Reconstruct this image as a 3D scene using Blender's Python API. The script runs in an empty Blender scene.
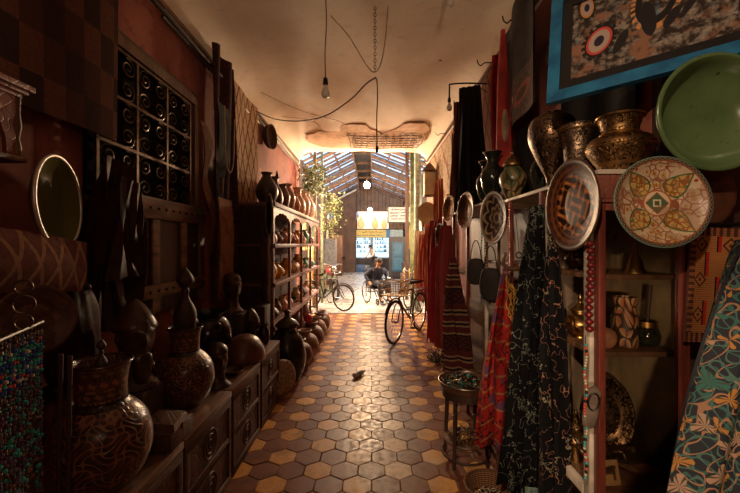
import bpy, bmesh, math, random
from mathutils import Vector, Matrix, Euler
random.seed(7)
PI = math.pi
SC = bpy.context.scene
COL = SC.collection
F = 370.0; CX = 371.0; CY = 244.0; H = 1.65
def xs(px, Y): return (px - CX) / F * Y            # world x of a column of the photo at depth Y
def zs(py, Y): return H - (py - CY) / F * Y        # world z of a row of the photo at depth Y

# ---------------------------------------------------------------- node graphs
class V:
    def __init__(s, g, sock): s.g = g; s.k = sock
    def _b(s, op, o, r=False): return s.g.m(op, o, s) if r else s.g.m(op, s, o)
    def __add__(s, o): return s._b('ADD', o)
    def __radd__(s, o): return s._b('ADD', o)
    def __sub__(s, o): return s._b('SUBTRACT', o)
    def __rsub__(s, o): return s._b('SUBTRACT', o, True)
    def __mul__(s, o): return s._b('MULTIPLY', o)
    def __rmul__(s, o): return s._b('MULTIPLY', o)
    def __truediv__(s, o): return s._b('DIVIDE', o)
    def __lt__(s, o): return s._b('LESS_THAN', o)
    def __gt__(s, o): return s._b('GREATER_THAN', o)
class G:
    def __init__(s, name, rough=.6, metal=0, spec=.5):
        s.mat = bpy.data.materials.new(name); s.mat.use_nodes = True
        s.nt = s.mat.node_tree; s.b = s.nt.nodes['Principled BSDF']
        s.b.inputs['Roughness'].default_value = rough
        s.b.inputs['Metallic'].default_value = metal
        s.b.inputs['Specular IOR Level'].default_value = spec
    def n(s, t): return s.nt.nodes.new(t)
    def put(s, sock, v):
        if isinstance(v, V): s.nt.links.new(v.k, sock)
        elif isinstance(v, (tuple, list)) and len(v) == 3 and sock.type == 'RGBA': sock.default_value = (*v, 1)
        else: sock.default_value = v
    def m(s, op, a, b=0.0, c=None, clamp=False):
        n = s.n('ShaderNodeMath'); n.operation = op; n.use_clamp = clamp
        s.put(n.inputs[0], a); s.put(n.inputs[1], b)
        if c is not None: s.put(n.inputs[2], c)
        return V(s, n.outputs[0])
    def sin(s, a): return s.m('SINE', a)
    def abs(s, a): return s.m('ABSOLUTE', a)
    def frac(s, a): return s.m('FRACT', a)
    def mx(s, a, b): return s.m('MAXIMUM', a, b)
    def mn(s, a, b): return s.m('MINIMUM', a, b)
    def step(s, a, e0, e1):
        n = s.n('ShaderNodeMapRange'); n.interpolation_type = 'SMOOTHSTEP'
        s.put(n.inputs[0], a); n.inputs[1].default_value = e0; n.inputs[2].default_value = e1
        return V(s, n.outputs[0])
    def tc(s, kind='UV'):
        n = s.n('ShaderNodeTexCoord'); q = s.n('ShaderNodeSeparateXYZ')
        s.nt.links.new(n.outputs[kind], q.inputs[0])
        s.vec = V(s, n.outputs[kind])
        return V(s, q.outputs[0]), V(s, q.outputs[1]), V(s, q.outputs[2])
    def pos(s):
        n = s.n('ShaderNodeNewGeometry'); q = s.n('ShaderNodeSeparateXYZ')
        s.nt.links.new(n.outputs['Position'], q.inputs[0])
        s.vec = V(s, n.outputs['Position'])
        return V(s, q.outputs[0]), V(s, q.outputs[1]), V(s, q.outputs[2])
    def ovec(s):
        n = s.n('ShaderNodeTexCoord'); return V(s, n.outputs['Object'])
    def noise(s, scale, detail=4, vec=None, rough=.55, color=False):
        n = s.n('ShaderNodeTexNoise'); s.put(n.inputs['Vector'], vec or s.ovec())
        n.inputs['Scale'].default_value = scale; n.inputs['Detail'].default_value = detail
        n.inputs['Roughness'].default_value = rough
        return V(s, n.outputs['Color' if color else 'Fac'])
    def voro(s, scale, vec=None, feat='F1', out='Distance'):
        n = s.n('ShaderNodeTexVoronoi'); n.feature = feat; s.put(n.inputs['Vector'], vec or s.ovec())
        n.inputs['Scale'].default_value = scale; return V(s, n.outputs[out])
    def comb(s, x, y, z=0.0):
        n = s.n('ShaderNodeCombineXYZ')
        for i, q in enumerate((x, y, z)): s.put(n.inputs[i], q)
        return V(s, n.outputs[0])
    def mix(s, f, a, b, mode='MIX'):
        n = s.n('ShaderNodeMix'); n.data_type = 'RGBA'; n.blend_type = mode
        s.put(n.inputs[0], f); s.put(n.inputs[6], a); s.put(n.inputs[7], b)
        return V(s, n.outputs[2])
    def col(s, c): s.put(s.b.inputs['Base Color'], c)
    def rough(s, c): s.put(s.b.inputs['Roughness'], c)
    def bump(s, h, st=.3, d=.01):
        n = s.n('ShaderNodeBump'); n.inputs['Strength'].default_value = st; n.inputs['Distance'].default_value = d
        s.put(n.inputs['Height'], h); s.nt.links.new(n.outputs[0], s.b.inputs['Normal'])
    def emit(s, c, e):
        s.put(s.b.inputs['Emission Color'], c); s.b.inputs['Emission Strength'].default_value = e

MC = {}
def plain(name, c, rough=.6, metal=0, var=.35, scale=12, bump=.15, spec=.5):
    if name in MC: return MC[name]
    g = G(name, rough, metal, spec)
    nz = g.noise(scale, 5)
    dark = tuple(v * (1 - var) for v in c); lite = tuple(min(1, v * (1 + var)) for v in c)
    g.col(g.mix(g.step(nz, .3, .7), dark, lite))
    if bump: g.bump(g.noise(scale * 4, 3), bump, .004)
    MC[name] = g.mat; return g.mat
def wood(name, c, rough=.5, axis=2, scale=6, carved=0):
    if name in MC: return MC[name]
    g = G(name, rough)
    x, y, z = g.tc('Object')
    f = [1.0, 1.0, 1.0]; f[axis] = .12
    v = g.comb(x * f[0], y * f[1], z * f[2])
    nz = g.noise(scale * 4, 5, v)
    n2 = g.noise(scale, 2)
    c2 = g.mix(g.step(nz, .35, .65), tuple(q * .5 for q in c), tuple(min(1, q * 1.3) for q in c))
    g.col(g.mix(g.step(n2, .35, .75), c2, tuple(q * .7 for q in c)))
    if carved:
        h = g.abs(g.sin((x + y) * carved) + g.sin(z * carved) + g.sin((x + y - z) * carved * .6))
        g.bump(g.step(h, 0, .6), .4, .004)
    else: g.bump(nz, .2, .003)
    MC[name] = g.mat; return g.mat
def metalm(name, c, rough=.3, engr=0, dirt=(.03, .02, .01)):
    if name in MC: return MC[name]
    g = G(name, rough, 1)
    nz = g.noise(14, 5)
    base = g.mix(g.step(nz, .45, .8), c, dirt)
    if engr:
        u, v, _ = g.tc('UV')
        w_ = g.noise(48, 1); a = g.abs(w_ - .5); a2 = g.abs(g.noise(33, 1) - .47); bd = g.sin(v * 55) > .93
        ln = g.mx(g.mn(g.step(a, .012, .045), g.step(a2, .01, .04)), bd)
        base = g.mix(ln, dirt, base); g.bump(ln, .5, .004)
    else: g.bump(nz, .1, .003)
    g.col(base); g.rough(nz * .3 + (rough - .1))
    MC[name] = g.mat; return g.mat
def lattice(name, c1, c2, c3, a=6, b=30, rough=.35, metal=0, line=.18, band=None):
    """painted / carved curling lattice on turned ware; uv = turn fraction, height in metres"""
    if name in MC: return MC[name]
    g = G(name, rough, metal)
    u, v, _ = g.tc('UV')
    U = u * 2 * PI
    wob = (g.noise(9, 2) - .5) * 1.6
    p = g.sin(U * a + g.sin(v * b) * 1.4 + wob); q = g.sin(v * b * 1.1 + g.sin(U * a) * 1.5 + wob)
    l1 = g.abs(p + q); l2 = g.abs(p - q)
    ln = g.mn(g.step(l1, line * .4, line), g.step(l2, line * .4, line))
    fill = g.step(p * q, -.1, .1)
    base = g.mix(fill, c2, c3)
    base = g.mix(ln, c1, base)
    if band:
        for (z0, z1, cb) in band:
            k = (v > z0) * (v < z1)
            pat = g.step(g.abs(g.frac(u * 14 + v * 12) - .5) + g.abs(g.frac((v - z0) / (z1 - z0)) - .5), .35, .4)
            base = g.mix(k, base, g.mix(pat, cb, tuple(t * .35 for t in cb)))
    g.col(g.mix(g.step(g.noise(7, 4), .45, .75), base, g.mix(.5, base, (.02, .012, .008))))
    g.bump(ln, .35, .003)
    MC[name] = g.mat; return g.mat
def kilim(name, cols, s=14, stripes=0, rough=.9, mode='diamond'):
    """woven cloth; uv in metres"""
    if name in MC: return MC[name]
    g = G(name, rough, 0, .15)
    u, v, _ = g.tc('UV')
    if mode == 'diamond':
        d = g.abs(g.frac(u * s) - .5) + g.abs(g.frac(v * s * .7) - .5)
        k = g.frac(d * 3)
        base = g.mix(k > .5, cols[0], cols[1])
        base = g.mix(g.abs(d - .5) < .06, base, cols[2])
        st = g.sin(v * s * 1.1) > .55
        base = g.mix(st, base, g.mix(k > .35, cols[2 % len(cols)], cols[0]))
    elif mode == 'stripe':
        k = g.frac(v * s)
        base = g.mix(k > .5, cols[0], cols[1])
        base = g.mix(g.abs(k - .75) < .1, base, cols[2])
        zz = g.frac(v * s * .25) > .7
        base = g.mix(zz, base, g.mix(g.frac(u * 30 + g.abs(g.frac(v * 20) - .5) * 2) > .5, cols[2], cols[0]))
    elif mode == 'vstripe':
        k = g.frac(u * s)
        base = g.mix(k > .5, cols[0], cols[1]); base = g.mix(g.abs(k - .5) < .06, base, cols[2])
    elif mode == 'line_diamond':
        a1 = g.frac(u * s + v * s * .45); a2 = g.frac(u * s - v * s * .45)
        ln = g.mx(g.abs(a1 - .5) < .09, g.abs(a2 - .5) < .09)
        base = g.mix(ln, cols[1], cols[0])
        base = g.mix(g.step(g.noise(20, 3), .4, .7), base, g.mix(.5, base, cols[2]))
    elif mode == 'curl':
        w = g.noise(s * .35, 2, color=False)
        t = g.sin(u * s + w * 9) + g.sin(v * s + w * 11)
        t2 = g.sin(u * s * 1.9 - w * 14) + g.sin(v * s * 2.1 + w * 7)
        base = g.mix(g.abs(t) < .22, cols[0], cols[1])
        base = g.mix((g.abs(t2) < .2) * (t > .3), base, cols[2])
        base = g.mix((t < -1.0), base, cols[3 % len(cols)])
    elif mode == 'check':
        w = (g.noise(3, 2) - .5) * .1
        ch = g.m('MODULO', g.m('FLOOR', u * s + w) + g.m('FLOOR', v * s * .55 + w) + 100, 2)
        ch2 = g.m('MODULO', g.m('FLOOR', u * s + w) + g.m('FLOOR', v * s * .55 + w) * 2 + 100, 3)
        base = g.mix(ch, cols[0], cols[1]); base = g.mix(ch2 < .5, base, cols[2])
        base = g.mix(g.sin(v * 400) * .25 + .25, base, g.mix(.5, base, (0, 0, 0)))
    weave = g.sin(u * 900) * g.sin(v * 900)
    fuzz = g.noise(60, 4)
    base = g.mix(g.step(fuzz, .35, .7) * .55, base, g.mix(.6, base, (.01, .005, .003)))
    g.col(base); g.bump(fuzz + weave * .2, .4, .004)
    MC[name] = g.mat; return g.mat
def glassm(name, tint=(.9, .9, .85), rough=.03, mixf=.86):
    if name in MC: return MC[name]
    m = bpy.data.materials.new(name); m.use_nodes = True; nt = m.node_tree; nt.nodes.clear()
    o = nt.nodes.new('ShaderNodeOutputMaterial'); t = nt.nodes.new('ShaderNodeBsdfTransparent'); t.inputs[0].default_value = (*tint, 1)
    gl = nt.nodes.new('ShaderNodeBsdfGlossy'); gl.inputs['Roughness'].default_value = rough
    fr = nt.nodes.new('ShaderNodeFresnel'); fr.inputs[0].default_value = 1.45
    ma = nt.nodes.new('ShaderNodeMath'); ma.operation = 'ADD'; ma.inputs[1].default_value = 1 - mixf - .1; ma.use_clamp = True
    mi = nt.nodes.new('ShaderNodeMixShader')
    nt.links.new(fr.outputs[0], ma.inputs[0]); nt.links.new(ma.outputs[0], mi.inputs[0])
    nt.links.new(t.outputs[0], mi.inputs[1]); nt.links.new(gl.outputs[0], mi.inputs[2]); nt.links.new(mi.outputs[0], o.inputs[0])
    MC[name] = m; return m
def emis(name, c, e):
    if name in MC: return MC[name]
    g = G(name, .5); g.col(c); g.emit(c, e); MC[name] = g.mat; return g.mat

# ---------------------------------------------------------------- mesh builder
def cat(pts, n=4):
    """Catmull-Rom through points (tuples)"""
    P = [Vector(p) for p in pts]
    if len(P) < 3: return P
    P = [P[0] * 2 - P[1]] + P + [P[-1] * 2 - P[-2]]
    out = []
    for i in range(1, len(P) - 2):
        for k in range(n):
            t = k / n; a, b, c, d = P[i - 1], P[i], P[i + 1], P[i + 2]
            out.append(.5 * ((2 * b) + (c - a) * t + (2 * a - 5 * b + 4 * c - d) * t * t + (3 * b - a - 3 * c + d) * t ** 3))
    out.append(P[-2]); return out
def at(loc=(0, 0, 0), rot=(0, 0, 0), sc=(1, 1, 1)):
    return Matrix.Translation(loc) @ Euler(rot).to_matrix().to_4x4() @ Matrix.Diagonal((*sc, 1))
class MB:
    def __init__(s): s.bm = bmesh.new(); s.uv = s.bm.loops.layers.uv.new('UVMap'); s.mi = 0
    def face(s, vs, uvs=None):
        try: f = s.bm.faces.new(vs)
        except ValueError: return None
        f.material_index = s.mi; f.smooth = True
        if uvs:
            for l, q in zip(f.loops, uvs): l[s.uv].uv = q
        return f
    def box(s, c, d, M=None, bev=0, rot=None):
        M0 = (M or Matrix()) @ at(c, rot or (0, 0, 0))
        q = bmesh.new(); bmesh.ops.create_cube(q, size=1)
        for v in q.verts: v.co = Vector((v.co.x * d[0], v.co.y * d[1], v.co.z * d[2]))
        if bev: bmesh.ops.bevel(q, geom=list(q.edges), offset=bev, segments=2, affect='EDGES', profile=.5)
        mp = {v: s.bm.verts.new(M0 @ v.co) for v in q.verts}
        for f in q.faces:
            n = f.normal; vs = [mp[v] for v in f.verts]
            ax = max(range(3), key=lambda i: abs(n[i])); a, b = [(1, 2), (0, 2), (0, 1)][ax]
            s.face(vs, [(v.co[a], v.co[b]) for v in f.verts])
        q.free(); return s
    def boxb(s, x0, x1, y0, y1, z0, z1, bev=0, M=None):
        return s.box(((x0 + x1) / 2, (y0 + y1) / 2, (z0 + z1) / 2), (abs(x1 - x0), abs(y1 - y0), abs(z1 - z0)), M, bev)
    def tube(s, pts, r, seg=8, M=None, closed=False, cap=True):
        P = [Vector(p) for p in pts]; M = M or Matrix(); n = len(P)
        R = r if isinstance(r, (list, tuple)) else [r] * n
        rings = []; up = None; L = 0
        for i, p in enumerate(P):
            if closed: t = P[(i + 1) % n] - P[i - 1]
            else: t = P[min(i + 1, n - 1)] - P[max(i - 1, 0)]
            t = t.normalized() if t.length > 1e-9 else Vector((0, 0, 1))
            if up is None: up = Vector((0, 0, 1)) if abs(t.z) < .9 else Vector((1, 0, 0))
            a = t.cross(up)
            if a.length < 1e-6: a = t.cross(Vector((0, 1, 0)))
            a.normalize(); b = a.cross(t).normalized(); up = b
            rings.append([s.bm.verts.new(M @ (p + a * math.cos(k * 2 * PI / seg) * R[i] + b * math.sin(k * 2 * PI / seg) * R[i])) for k in range(seg)])
        for i in range(n if closed else n - 1):
            A = rings[i]; B = rings[(i + 1) % n]
            for k in range(seg): s.face([A[k], A[(k + 1) % seg], B[(k + 1) % seg], B[k]], [(k / seg, i), ((k + 1) / seg, i), ((k + 1) / seg, i + 1), (k / seg, i + 1)])
        if cap and not closed: s.face(rings[0][::-1]); s.face(rings[-1])
        return s
    def lathe(s, prof, seg=32, M=None, sx=1, sy=1, n=1, arc=None):
        P = cat([(a, b, 0) for a, b in prof], n) if n > 1 else [Vector((a, b, 0)) for a, b in prof]
        M = M or Matrix(); rings = []; v = 0; vs = []
        for i, p in enumerate(P):
            if i: v += (P[i] - P[i - 1]).length
            vs.append(v); rr = max(p.x, 0)
            if rr < 1e-5: rings.append([s.bm.verts.new(M @ Vector((0, 0, p.y)))])
            else: rings.append([s.bm.verts.new(M @ Vector((rr * sx * math.cos(2 * PI * k / seg), rr * sy * math.sin(2 * PI * k / seg), p.y))) for k in range(seg)])
        for i in range(len(P) - 1):
            A, B = rings[i], rings[i + 1]
            for k in range(seg):
                k2 = (k + 1) % seg; u0, u1 = k / seg, (k + 1) / seg
                if len(A) == 1 and len(B) == 1: continue
                if len(A) == 1: s.face([A[0], B[k2], B[k]], [(u0, vs[i]), (u1, vs[i + 1]), (u0, vs[i + 1])])
                elif len(B) == 1: s.face([A[k], A[k2], B[0]], [(u0, vs[i]), (u1, vs[i]), (u0, vs[i + 1])])
                else: s.face([A[k], A[k2], B[k2], B[k]], [(u0, vs[i]), (u1, vs[i]), (u1, vs[i + 1]), (u0, vs[i + 1])])
        return s
    def pot(s, prof, seg=32, M=None, t=.008, n=3, sx=1, sy=1):
        """open vessel: outer outline from foot to lip, inner wall added"""
        o = [(p.x, p.y) for p in cat([(a, b, 0) for a, b in prof], n)]
        inner = [(max(a - t, .001), max(b, o[0][1] + t)) for a, b in reversed(o)]
        inner[0] = (o[-1][0] - t * .7, o[-1][1] + t * .15)
        return s.lathe([(0, o[0][1])] + o + inner + [(0, o[0][1] + t)], seg, M, sx, sy)
    def ball(s, c, r, seg=12, sc=(1, 1, 1), M=None):
        pr = [(math.sin(PI * i / (seg // 2)) * r, -math.cos(PI * i / (seg // 2)) * r) for i in range(seg // 2 + 1)]
        pr[0] = (0, -r); pr[-1] = (0, r)
        return s.lathe(pr, seg, (M or Matrix()) @ at(c, (0, 0, 0), sc))
    def ring(s, c, R, r, seg=28, ts=8, M=None, rot=(0, 0, 0), sx=1, sy=1):
        pts = [Vector((math.cos(2 * PI * k / seg) * R * sx, math.sin(2 * PI * k / seg) * R * sy, 0)) for k in range(seg)]
        return s.tube(pts, r, ts, (M or Matrix()) @ at(c, rot), closed=True)
    def grid(s, fn, nu, nv, th=.006, us=1, vs=1, M=None):
        """sheet with thickness from fn(u,v)->Vector"""
        M = M or Matrix()
        P = [[Vector(fn(i / nu, j / nv)) for j in range(nv + 1)] for i in range(nu + 1)]
        fr = [[None] * (nv + 1) for _ in range(nu + 1)]; bk = [[None] * (nv + 1) for _ in range(nu + 1)]
        for i in range(nu + 1):
            for j in range(nv + 1):
                a = P[min(i + 1, nu)][j] - P[max(i - 1, 0)][j]; b = P[i][min(j + 1, nv)] - P[i][max(j - 1, 0)]
                nn = a.cross(b); nn = nn.normalized() if nn.length > 1e-9 else Vector((0, 0, 1))
                fr[i][j] = s.bm.verts.new(M @ (P[i][j] + nn * th / 2)); bk[i][j] = s.bm.verts.new(M @ (P[i][j] - nn * th / 2))
        for i in range(nu):
            for j in range(nv):
                uv = [(i / nu * us, j / nv * vs), ((i + 1) / nu * us, j / nv * vs), ((i + 1) / nu * us, (j + 1) / nv * vs), (i / nu * us, (j + 1) / nv * vs)]
                s.face([fr[i][j], fr[i + 1][j], fr[i + 1][j + 1], fr[i][j + 1]], uv)
                s.face([bk[i][j + 1], bk[i + 1][j + 1], bk[i + 1][j], bk[i][j]], [uv[3], uv[2], uv[1], uv[0]])
        for i in range(nu):
            s.face([bk[i][0], bk[i + 1][0], fr[i + 1][0], fr[i][0]]); s.face([fr[i][nv], fr[i + 1][nv], bk[i + 1][nv], bk[i][nv]])
        for j in range(nv):
            s.face([fr[0][j], fr[0][j + 1], bk[0][j + 1], bk[0][j]]); s.face([bk[nu][j], bk[nu][j + 1], fr[nu][j + 1], fr[nu][j]])
        return s
    def prism(s, pts, h, M=None):
        """outline in local xy extruded to z=h"""
        M = M or Matrix()
        A = [s.bm.verts.new(M @ Vector((p[0], p[1], 0))) for p in pts]; B = [s.bm.verts.new(M @ Vector((p[0], p[1], h))) for p in pts]
        s.face(A[::-1], [p[:2] for p in pts][::-1]); s.face(B, [p[:2] for p in pts]); n = len(pts)
        for i in range(n): s.face([A[i], A[(i + 1) % n], B[(i + 1) % n], B[i]])
        return s
    def build(s, name, mats, parent=None, sharp=40):
        me = bpy.data.meshes.new(name); bmesh.ops.recalc_face_normals(s.bm, faces=s.bm.faces[:])
        s.bm.to_mesh(me); s.bm.free()
        for m in (mats if isinstance(mats, (list, tuple)) else [mats]): me.materials.append(m)
        if hasattr(me, 'set_sharp_from_angle'): me.set_sharp_from_angle(angle=math.radians(sharp))
        o = bpy.data.objects.new(name, me); COL.objects.link(o)
        if parent: o.parent = parent
        return o
def tag(o, label, cat_, group=None, kind=None):
    o['label'] = label; o['category'] = cat_
    if group: o['group'] = group
    if kind: o['kind'] = kind
    return o
def thing(name, label, cat_, loc=(0, 0, 0), rot=(0, 0, 0), group=None):
    o = bpy.data.objects.new(name, None); COL.objects.link(o); o.empty_display_size = .05
    o.location = loc; o.rotation_euler = (0, 0, rot) if isinstance(rot, (int, float)) else rot
    return tag(o, label, cat_, group)
def put(mb, name, mats, label, cat_, loc=(0, 0, 0), rot=(0, 0, 0), group=None, sc=1):
    """a thing made of one mesh"""
    o = mb.build(name, mats); o.location = loc; o.rotation_euler = (0, 0, rot) if isinstance(rot, (int, float)) else rot
    o.scale = (sc, sc, sc) if not isinstance(sc, tuple) else sc
    return tag(o, label, cat_, group)
def struct(name, mb, mats, parent=None):
    o = mb.build(name, mats, parent)
    if not parent: o['kind'] = 'structure'
    return o
def dup(root, label, loc, rot=None, sc=None, group=None):
    def rec(o, par):
        c = o.copy(); COL.objects.link(c); c.parent = par
        for ch in kids[o.name]: rec(ch, c)
        return c
    kids = {}
    def scan(o):
        kids[o.name] = list(o.children)
        for ch in o.children: scan(ch)
    scan(root)
    r = rec(root, None); r.location = loc
    if rot is not None: r.rotation_euler = (0, 0, rot) if isinstance(rot, (int, float)) else rot
    if sc is not None: r.scale = (sc, sc, sc) if not isinstance(sc, tuple) else sc
    r['label'] = label
    if group: r['group'] = group
    return r
def drape(w0, w1, h, folds=4, depth=.03, sway=0, bulge=0, jag=0, th=.006, nv=22, seed=0):
    """hanging pleated cloth, local: x across, z down from 0, y out"""
    rr = random.Random(seed); ph = rr.random() * 6
    nu = max(12, folds * 6)
    def fn(u, v):
        w = w0 + (w1 - w0) * (v ** .8); x = (u - .5) * w + sway * v + .012 * math.sin(v * 5 + ph + u * 3)
        d = depth * (1 - .25 * v) * math.sin(u * folds * 2 * PI + ph + math.sin(v * 3 + ph) * .6) + .3 * depth * math.sin(u * folds * 4.7 * PI + v * 4)
        d *= min(1, .2 + v * 2.2)
        y = d - bulge * math.sin(PI * v) * math.sin(PI * u)
        z = -v * h - jag * v * (math.sin(u * 9 + ph) * .5 + (abs(u - .5)) * 1.2) * h
        return (x, y, z)
    return MB().grid(fn, nu, nv, th, (w0 + w1) / 2, h)

# ================================================================ materials
M_red = None
def wallmat():
    g = G('red_plaster', .75)
    x, y, z = g.pos()
    n1 = g.noise(1.6, 6, g.vec); n2 = g.noise(9, 5, g.vec)
    c = g.mix(g.step(n1, .3, .7), (.235, .047, .031), (.40, .12, .078))
    c = g.mix(g.step(n2, .52, .75), c, (.18, .035, .024))
    c = g.mix(g.step(g.noise(3.1, 6, g.vec), .66, .7), c, (.58, .42, .3))
    g.col(c); g.bump(n2 + n1, .35, .01); return g.mat
M_red = wallmat()
def ceilmat():
    g = G('limewashed_ceiling', .85)
    x, y, z = g.pos()
    n1 = g.noise(1.1, 6, g.vec); n2 = g.noise(7, 5, g.vec, .7)
    c = g.mix(g.step(n1, .3, .7), (.66, .53, .40), (.75, .63, .49))
    c = g.mix(g.step(n2, .5, .8) * .5, c, (.42, .30, .19))
    sp = g.voro(1.7, g.vec)
    c = g.mix(sp < .035, c, (.12, .07, .04))
    g.col(c); g.bump(n2, .25, .008); return g.mat
M_ceil = ceilmat()
M_bare = plain('bare_mortar', (.50, .30, .17), .9, 0, .2, 10, .5)
def tilemat(name, ca, cb, worn):
    g = G(name, .5, 0, .25)
    x, y, z = g.pos()
    n1 = g.noise(2.3, 5, g.vec); n2 = g.noise(22, 5, g.vec); n3 = g.noise(60, 3, g.vec)
    path = g.step(g.abs(x - .12 - (g.noise(.8, 3, g.vec) - .5) * .5), .52, .2)      # trodden strip down the middle
    near = g.mx(g.step(g.abs(x - .15 + (n1 - .5) * .6), .36, .18), path * .3)
    c = g.mix(g.step(n2, .3, .7), ca, cb)
    c = g.mix(near * .85, c, g.mix(g.step(n2, .35, .7), worn, tuple(q * .65 for q in worn)))
    c = g.mix(g.step(n3, .55, .8) * .6, c, (.05, .028, .018)); c = g.mix(g.step(g.noise(6, 5, g.vec), .5, .75) * .55, c, (.07, .035, .022))
    g.col(c); g.rough(g.step(n2, .3, .75) * .25 + .30); g.bump(n2 * .6 + n3 * .4, .3, .003); return g.mat
M_ty = tilemat('ochre_tile', (.58, .28, .06), (.72, .38, .10), (.66, .50, .34))
M_tr = tilemat('oxblood_tile', (.18, .064, .034), (.25, .088, .044), (.27, .16, .085))
M_grout = plain('grout', (.035, .02, .014), .9)
def hallfloor():
    g = G('polished_concrete', .25, 0, .6)
    x, y, z = g.pos()
    n1 = g.noise(.9, 5, g.vec); n2 = g.noise(5, 5, g.vec)
    c = g.mix(g.step(n1, .35, .65), (.50, .50, .48), (.36, .33, .29))
    c = g.mix(g.step(n2, .5, .75) * .6, c, (.62, .60, .57)); g.col(c)
    g.rough(n2 * .3 + .12); return g.mat
M_hall = hallfloor()
M_dwood = wood('dark_wood', (.06, .028, .017), .62)
M_dwoody = wood('dark_wood_along', (.085, .04, .022), .42, axis=1)
M_bwood = wood('brown_wood', (.17, .08, .04), .5)
M_rwood = wood('red_wood', (.17, .035, .022), .4)
M_rcarv = wood('carved_red_wood', (.26, .075, .045), .5, carved=110)
M_carv = wood('carved_dark_wood', (.12, .055, .033), .55, carved=60)
M_chest = wood('chest_wood', (.10, .045, .028), .55, axis=1)
M_cream = plain('cream_paint', (.40, .29, .17), .6, 0, .25, 8)
M_whitep = plain('worn_white_paint', (.55, .47, .37), .5, 0, .3, 9)
M_pink = wood('pink_rack_wood', (.27, .115, .085), .5, axis=1)
M_black = plain('black_iron', (.02, .016, .013), .4, .6, .4)
M_iron = plain('wrought_iron', (.11, .075, .05), .38, .8, .5)
M_steel = plain('steel', (.45, .43, .4), .25, 1, .2)
M_rub = plain('rubber', (.018, .016, .015), .7)
M_brass = metalm('brass', (.62, .36, .12), .28)
M_brasse = metalm('engraved_brass', (.36, .20, .08), .36, 9, (.035, .018, .008))
M_silve = metalm('engraved_tin', (.32, .22, .14), .38, 7, (.04, .024, .014))
M_dsilve = metalm('dark_engraved_metal', (.22, .13, .075), .30, 6, (.014, .008, .005))
M_dglaze = plain('dark_glaze', (.018, .02, .014), .12, 0, .4, 9, .05)
M_bglaze = plain('brown_glaze', (.05, .022, .013), .22, 0, .5, 9, .1)
M_clay = plain('clay', (.38, .17, .09), .7, 0, .3)
M_pclay = plain('pale_clay', (.62, .42, .28), .7, 0, .3)
M_rope = plain('rope', (.35, .24, .13), .85)
M_cable = plain('cable', (.05, .032, .022), .5, 0, .2)
M_stone = plain('speckled_stone', (.30, .24, .17), .5, 0, .5, 40)
M_leath = plain('dark_red_leather', (.040, .012, .009), .55, 0, .6, 7, .6, .15)
M_straw = plain('woven_straw', (.42, .27, .14), .8, 0, .4, 60, .6)
M_bglass = glassm('cabinet_glass', (.93, .91, .86), .05, .9)
M_clear = glassm('clear_glass', (.85, .82, .78), .03, .85)
M_bulb = plain('bulb_glass_unlit', (.55, .47, .38), .12, 0, .05, 5, 0)

# ================================================================ setting
W = .196
def hexfloor():
    mb = MB(); R = W / math.sqrt(3) * .988; rr = random.Random(3); dY = W * .866
    mb.mi = 0
    for r_ in range(-22, 42):
        y = 2.70 + r_ * dY
        if y < -.9 or y > 8.76: continue
        for i in range(-16, 16):
            x = -.389 + (i + (r_ % 2) * .5) * W
            if x < -1.7 or x > (1.3 if y > 1.7 else 2.3): continue
            # every third tile of a row is ochre, rows stepped by one and a half tiles
            yellow = i % 3 == (0 if r_ % 2 == 0 else 1)
            mb.mi = 1 if yellow else 2
            tz = [rr.uniform(-.0012, .0012) for _ in range(2)]; dz = rr.uniform(-.0012, .001)
            rot = rr.uniform(-.02, .02); px, py = rr.uniform(-.002, .002), rr.uniform(-.002, .002)
            top = []; low = []; base = []
            for q in range(6):
                a = PI / 6 + q * PI / 3 + rot
                cx, cy = math.cos(a), math.sin(a)
                z = dz + tz[0] * cx * 1.2 + tz[1] * cy * 1.2
                top.append(mb.bm.verts.new((x + px + cx * R * .955, y + py + cy * R * .955, z)))
                low.append(mb.bm.verts.new((x + px + cx * R, y + py + cy * R, z - .004)))
                base.append(mb.bm.verts.new((x + px + cx * R, y + py + cy * R, -.02)))
            f = mb.face(top)
            for q in range(6):
                mb.face([low[q], low[(q + 1) % 6], top[(q + 1) % 6], top[q]]); mb.face([base[q], base[(q + 1) % 6], low[(q + 1) % 6], low[q]])
    mb.mi = 0
    mb.boxb(-1.8, 2.6, -1.6, 8.85, -.08, -.0065)
    o = struct('floor', mb, [M_grout, M_ty, M_tr]); return o
hexfloor()
struct('floor_hall', MB().boxb(-4.5, 4.5, 8.851, 26, -.08, -.004), M_hall)
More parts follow.
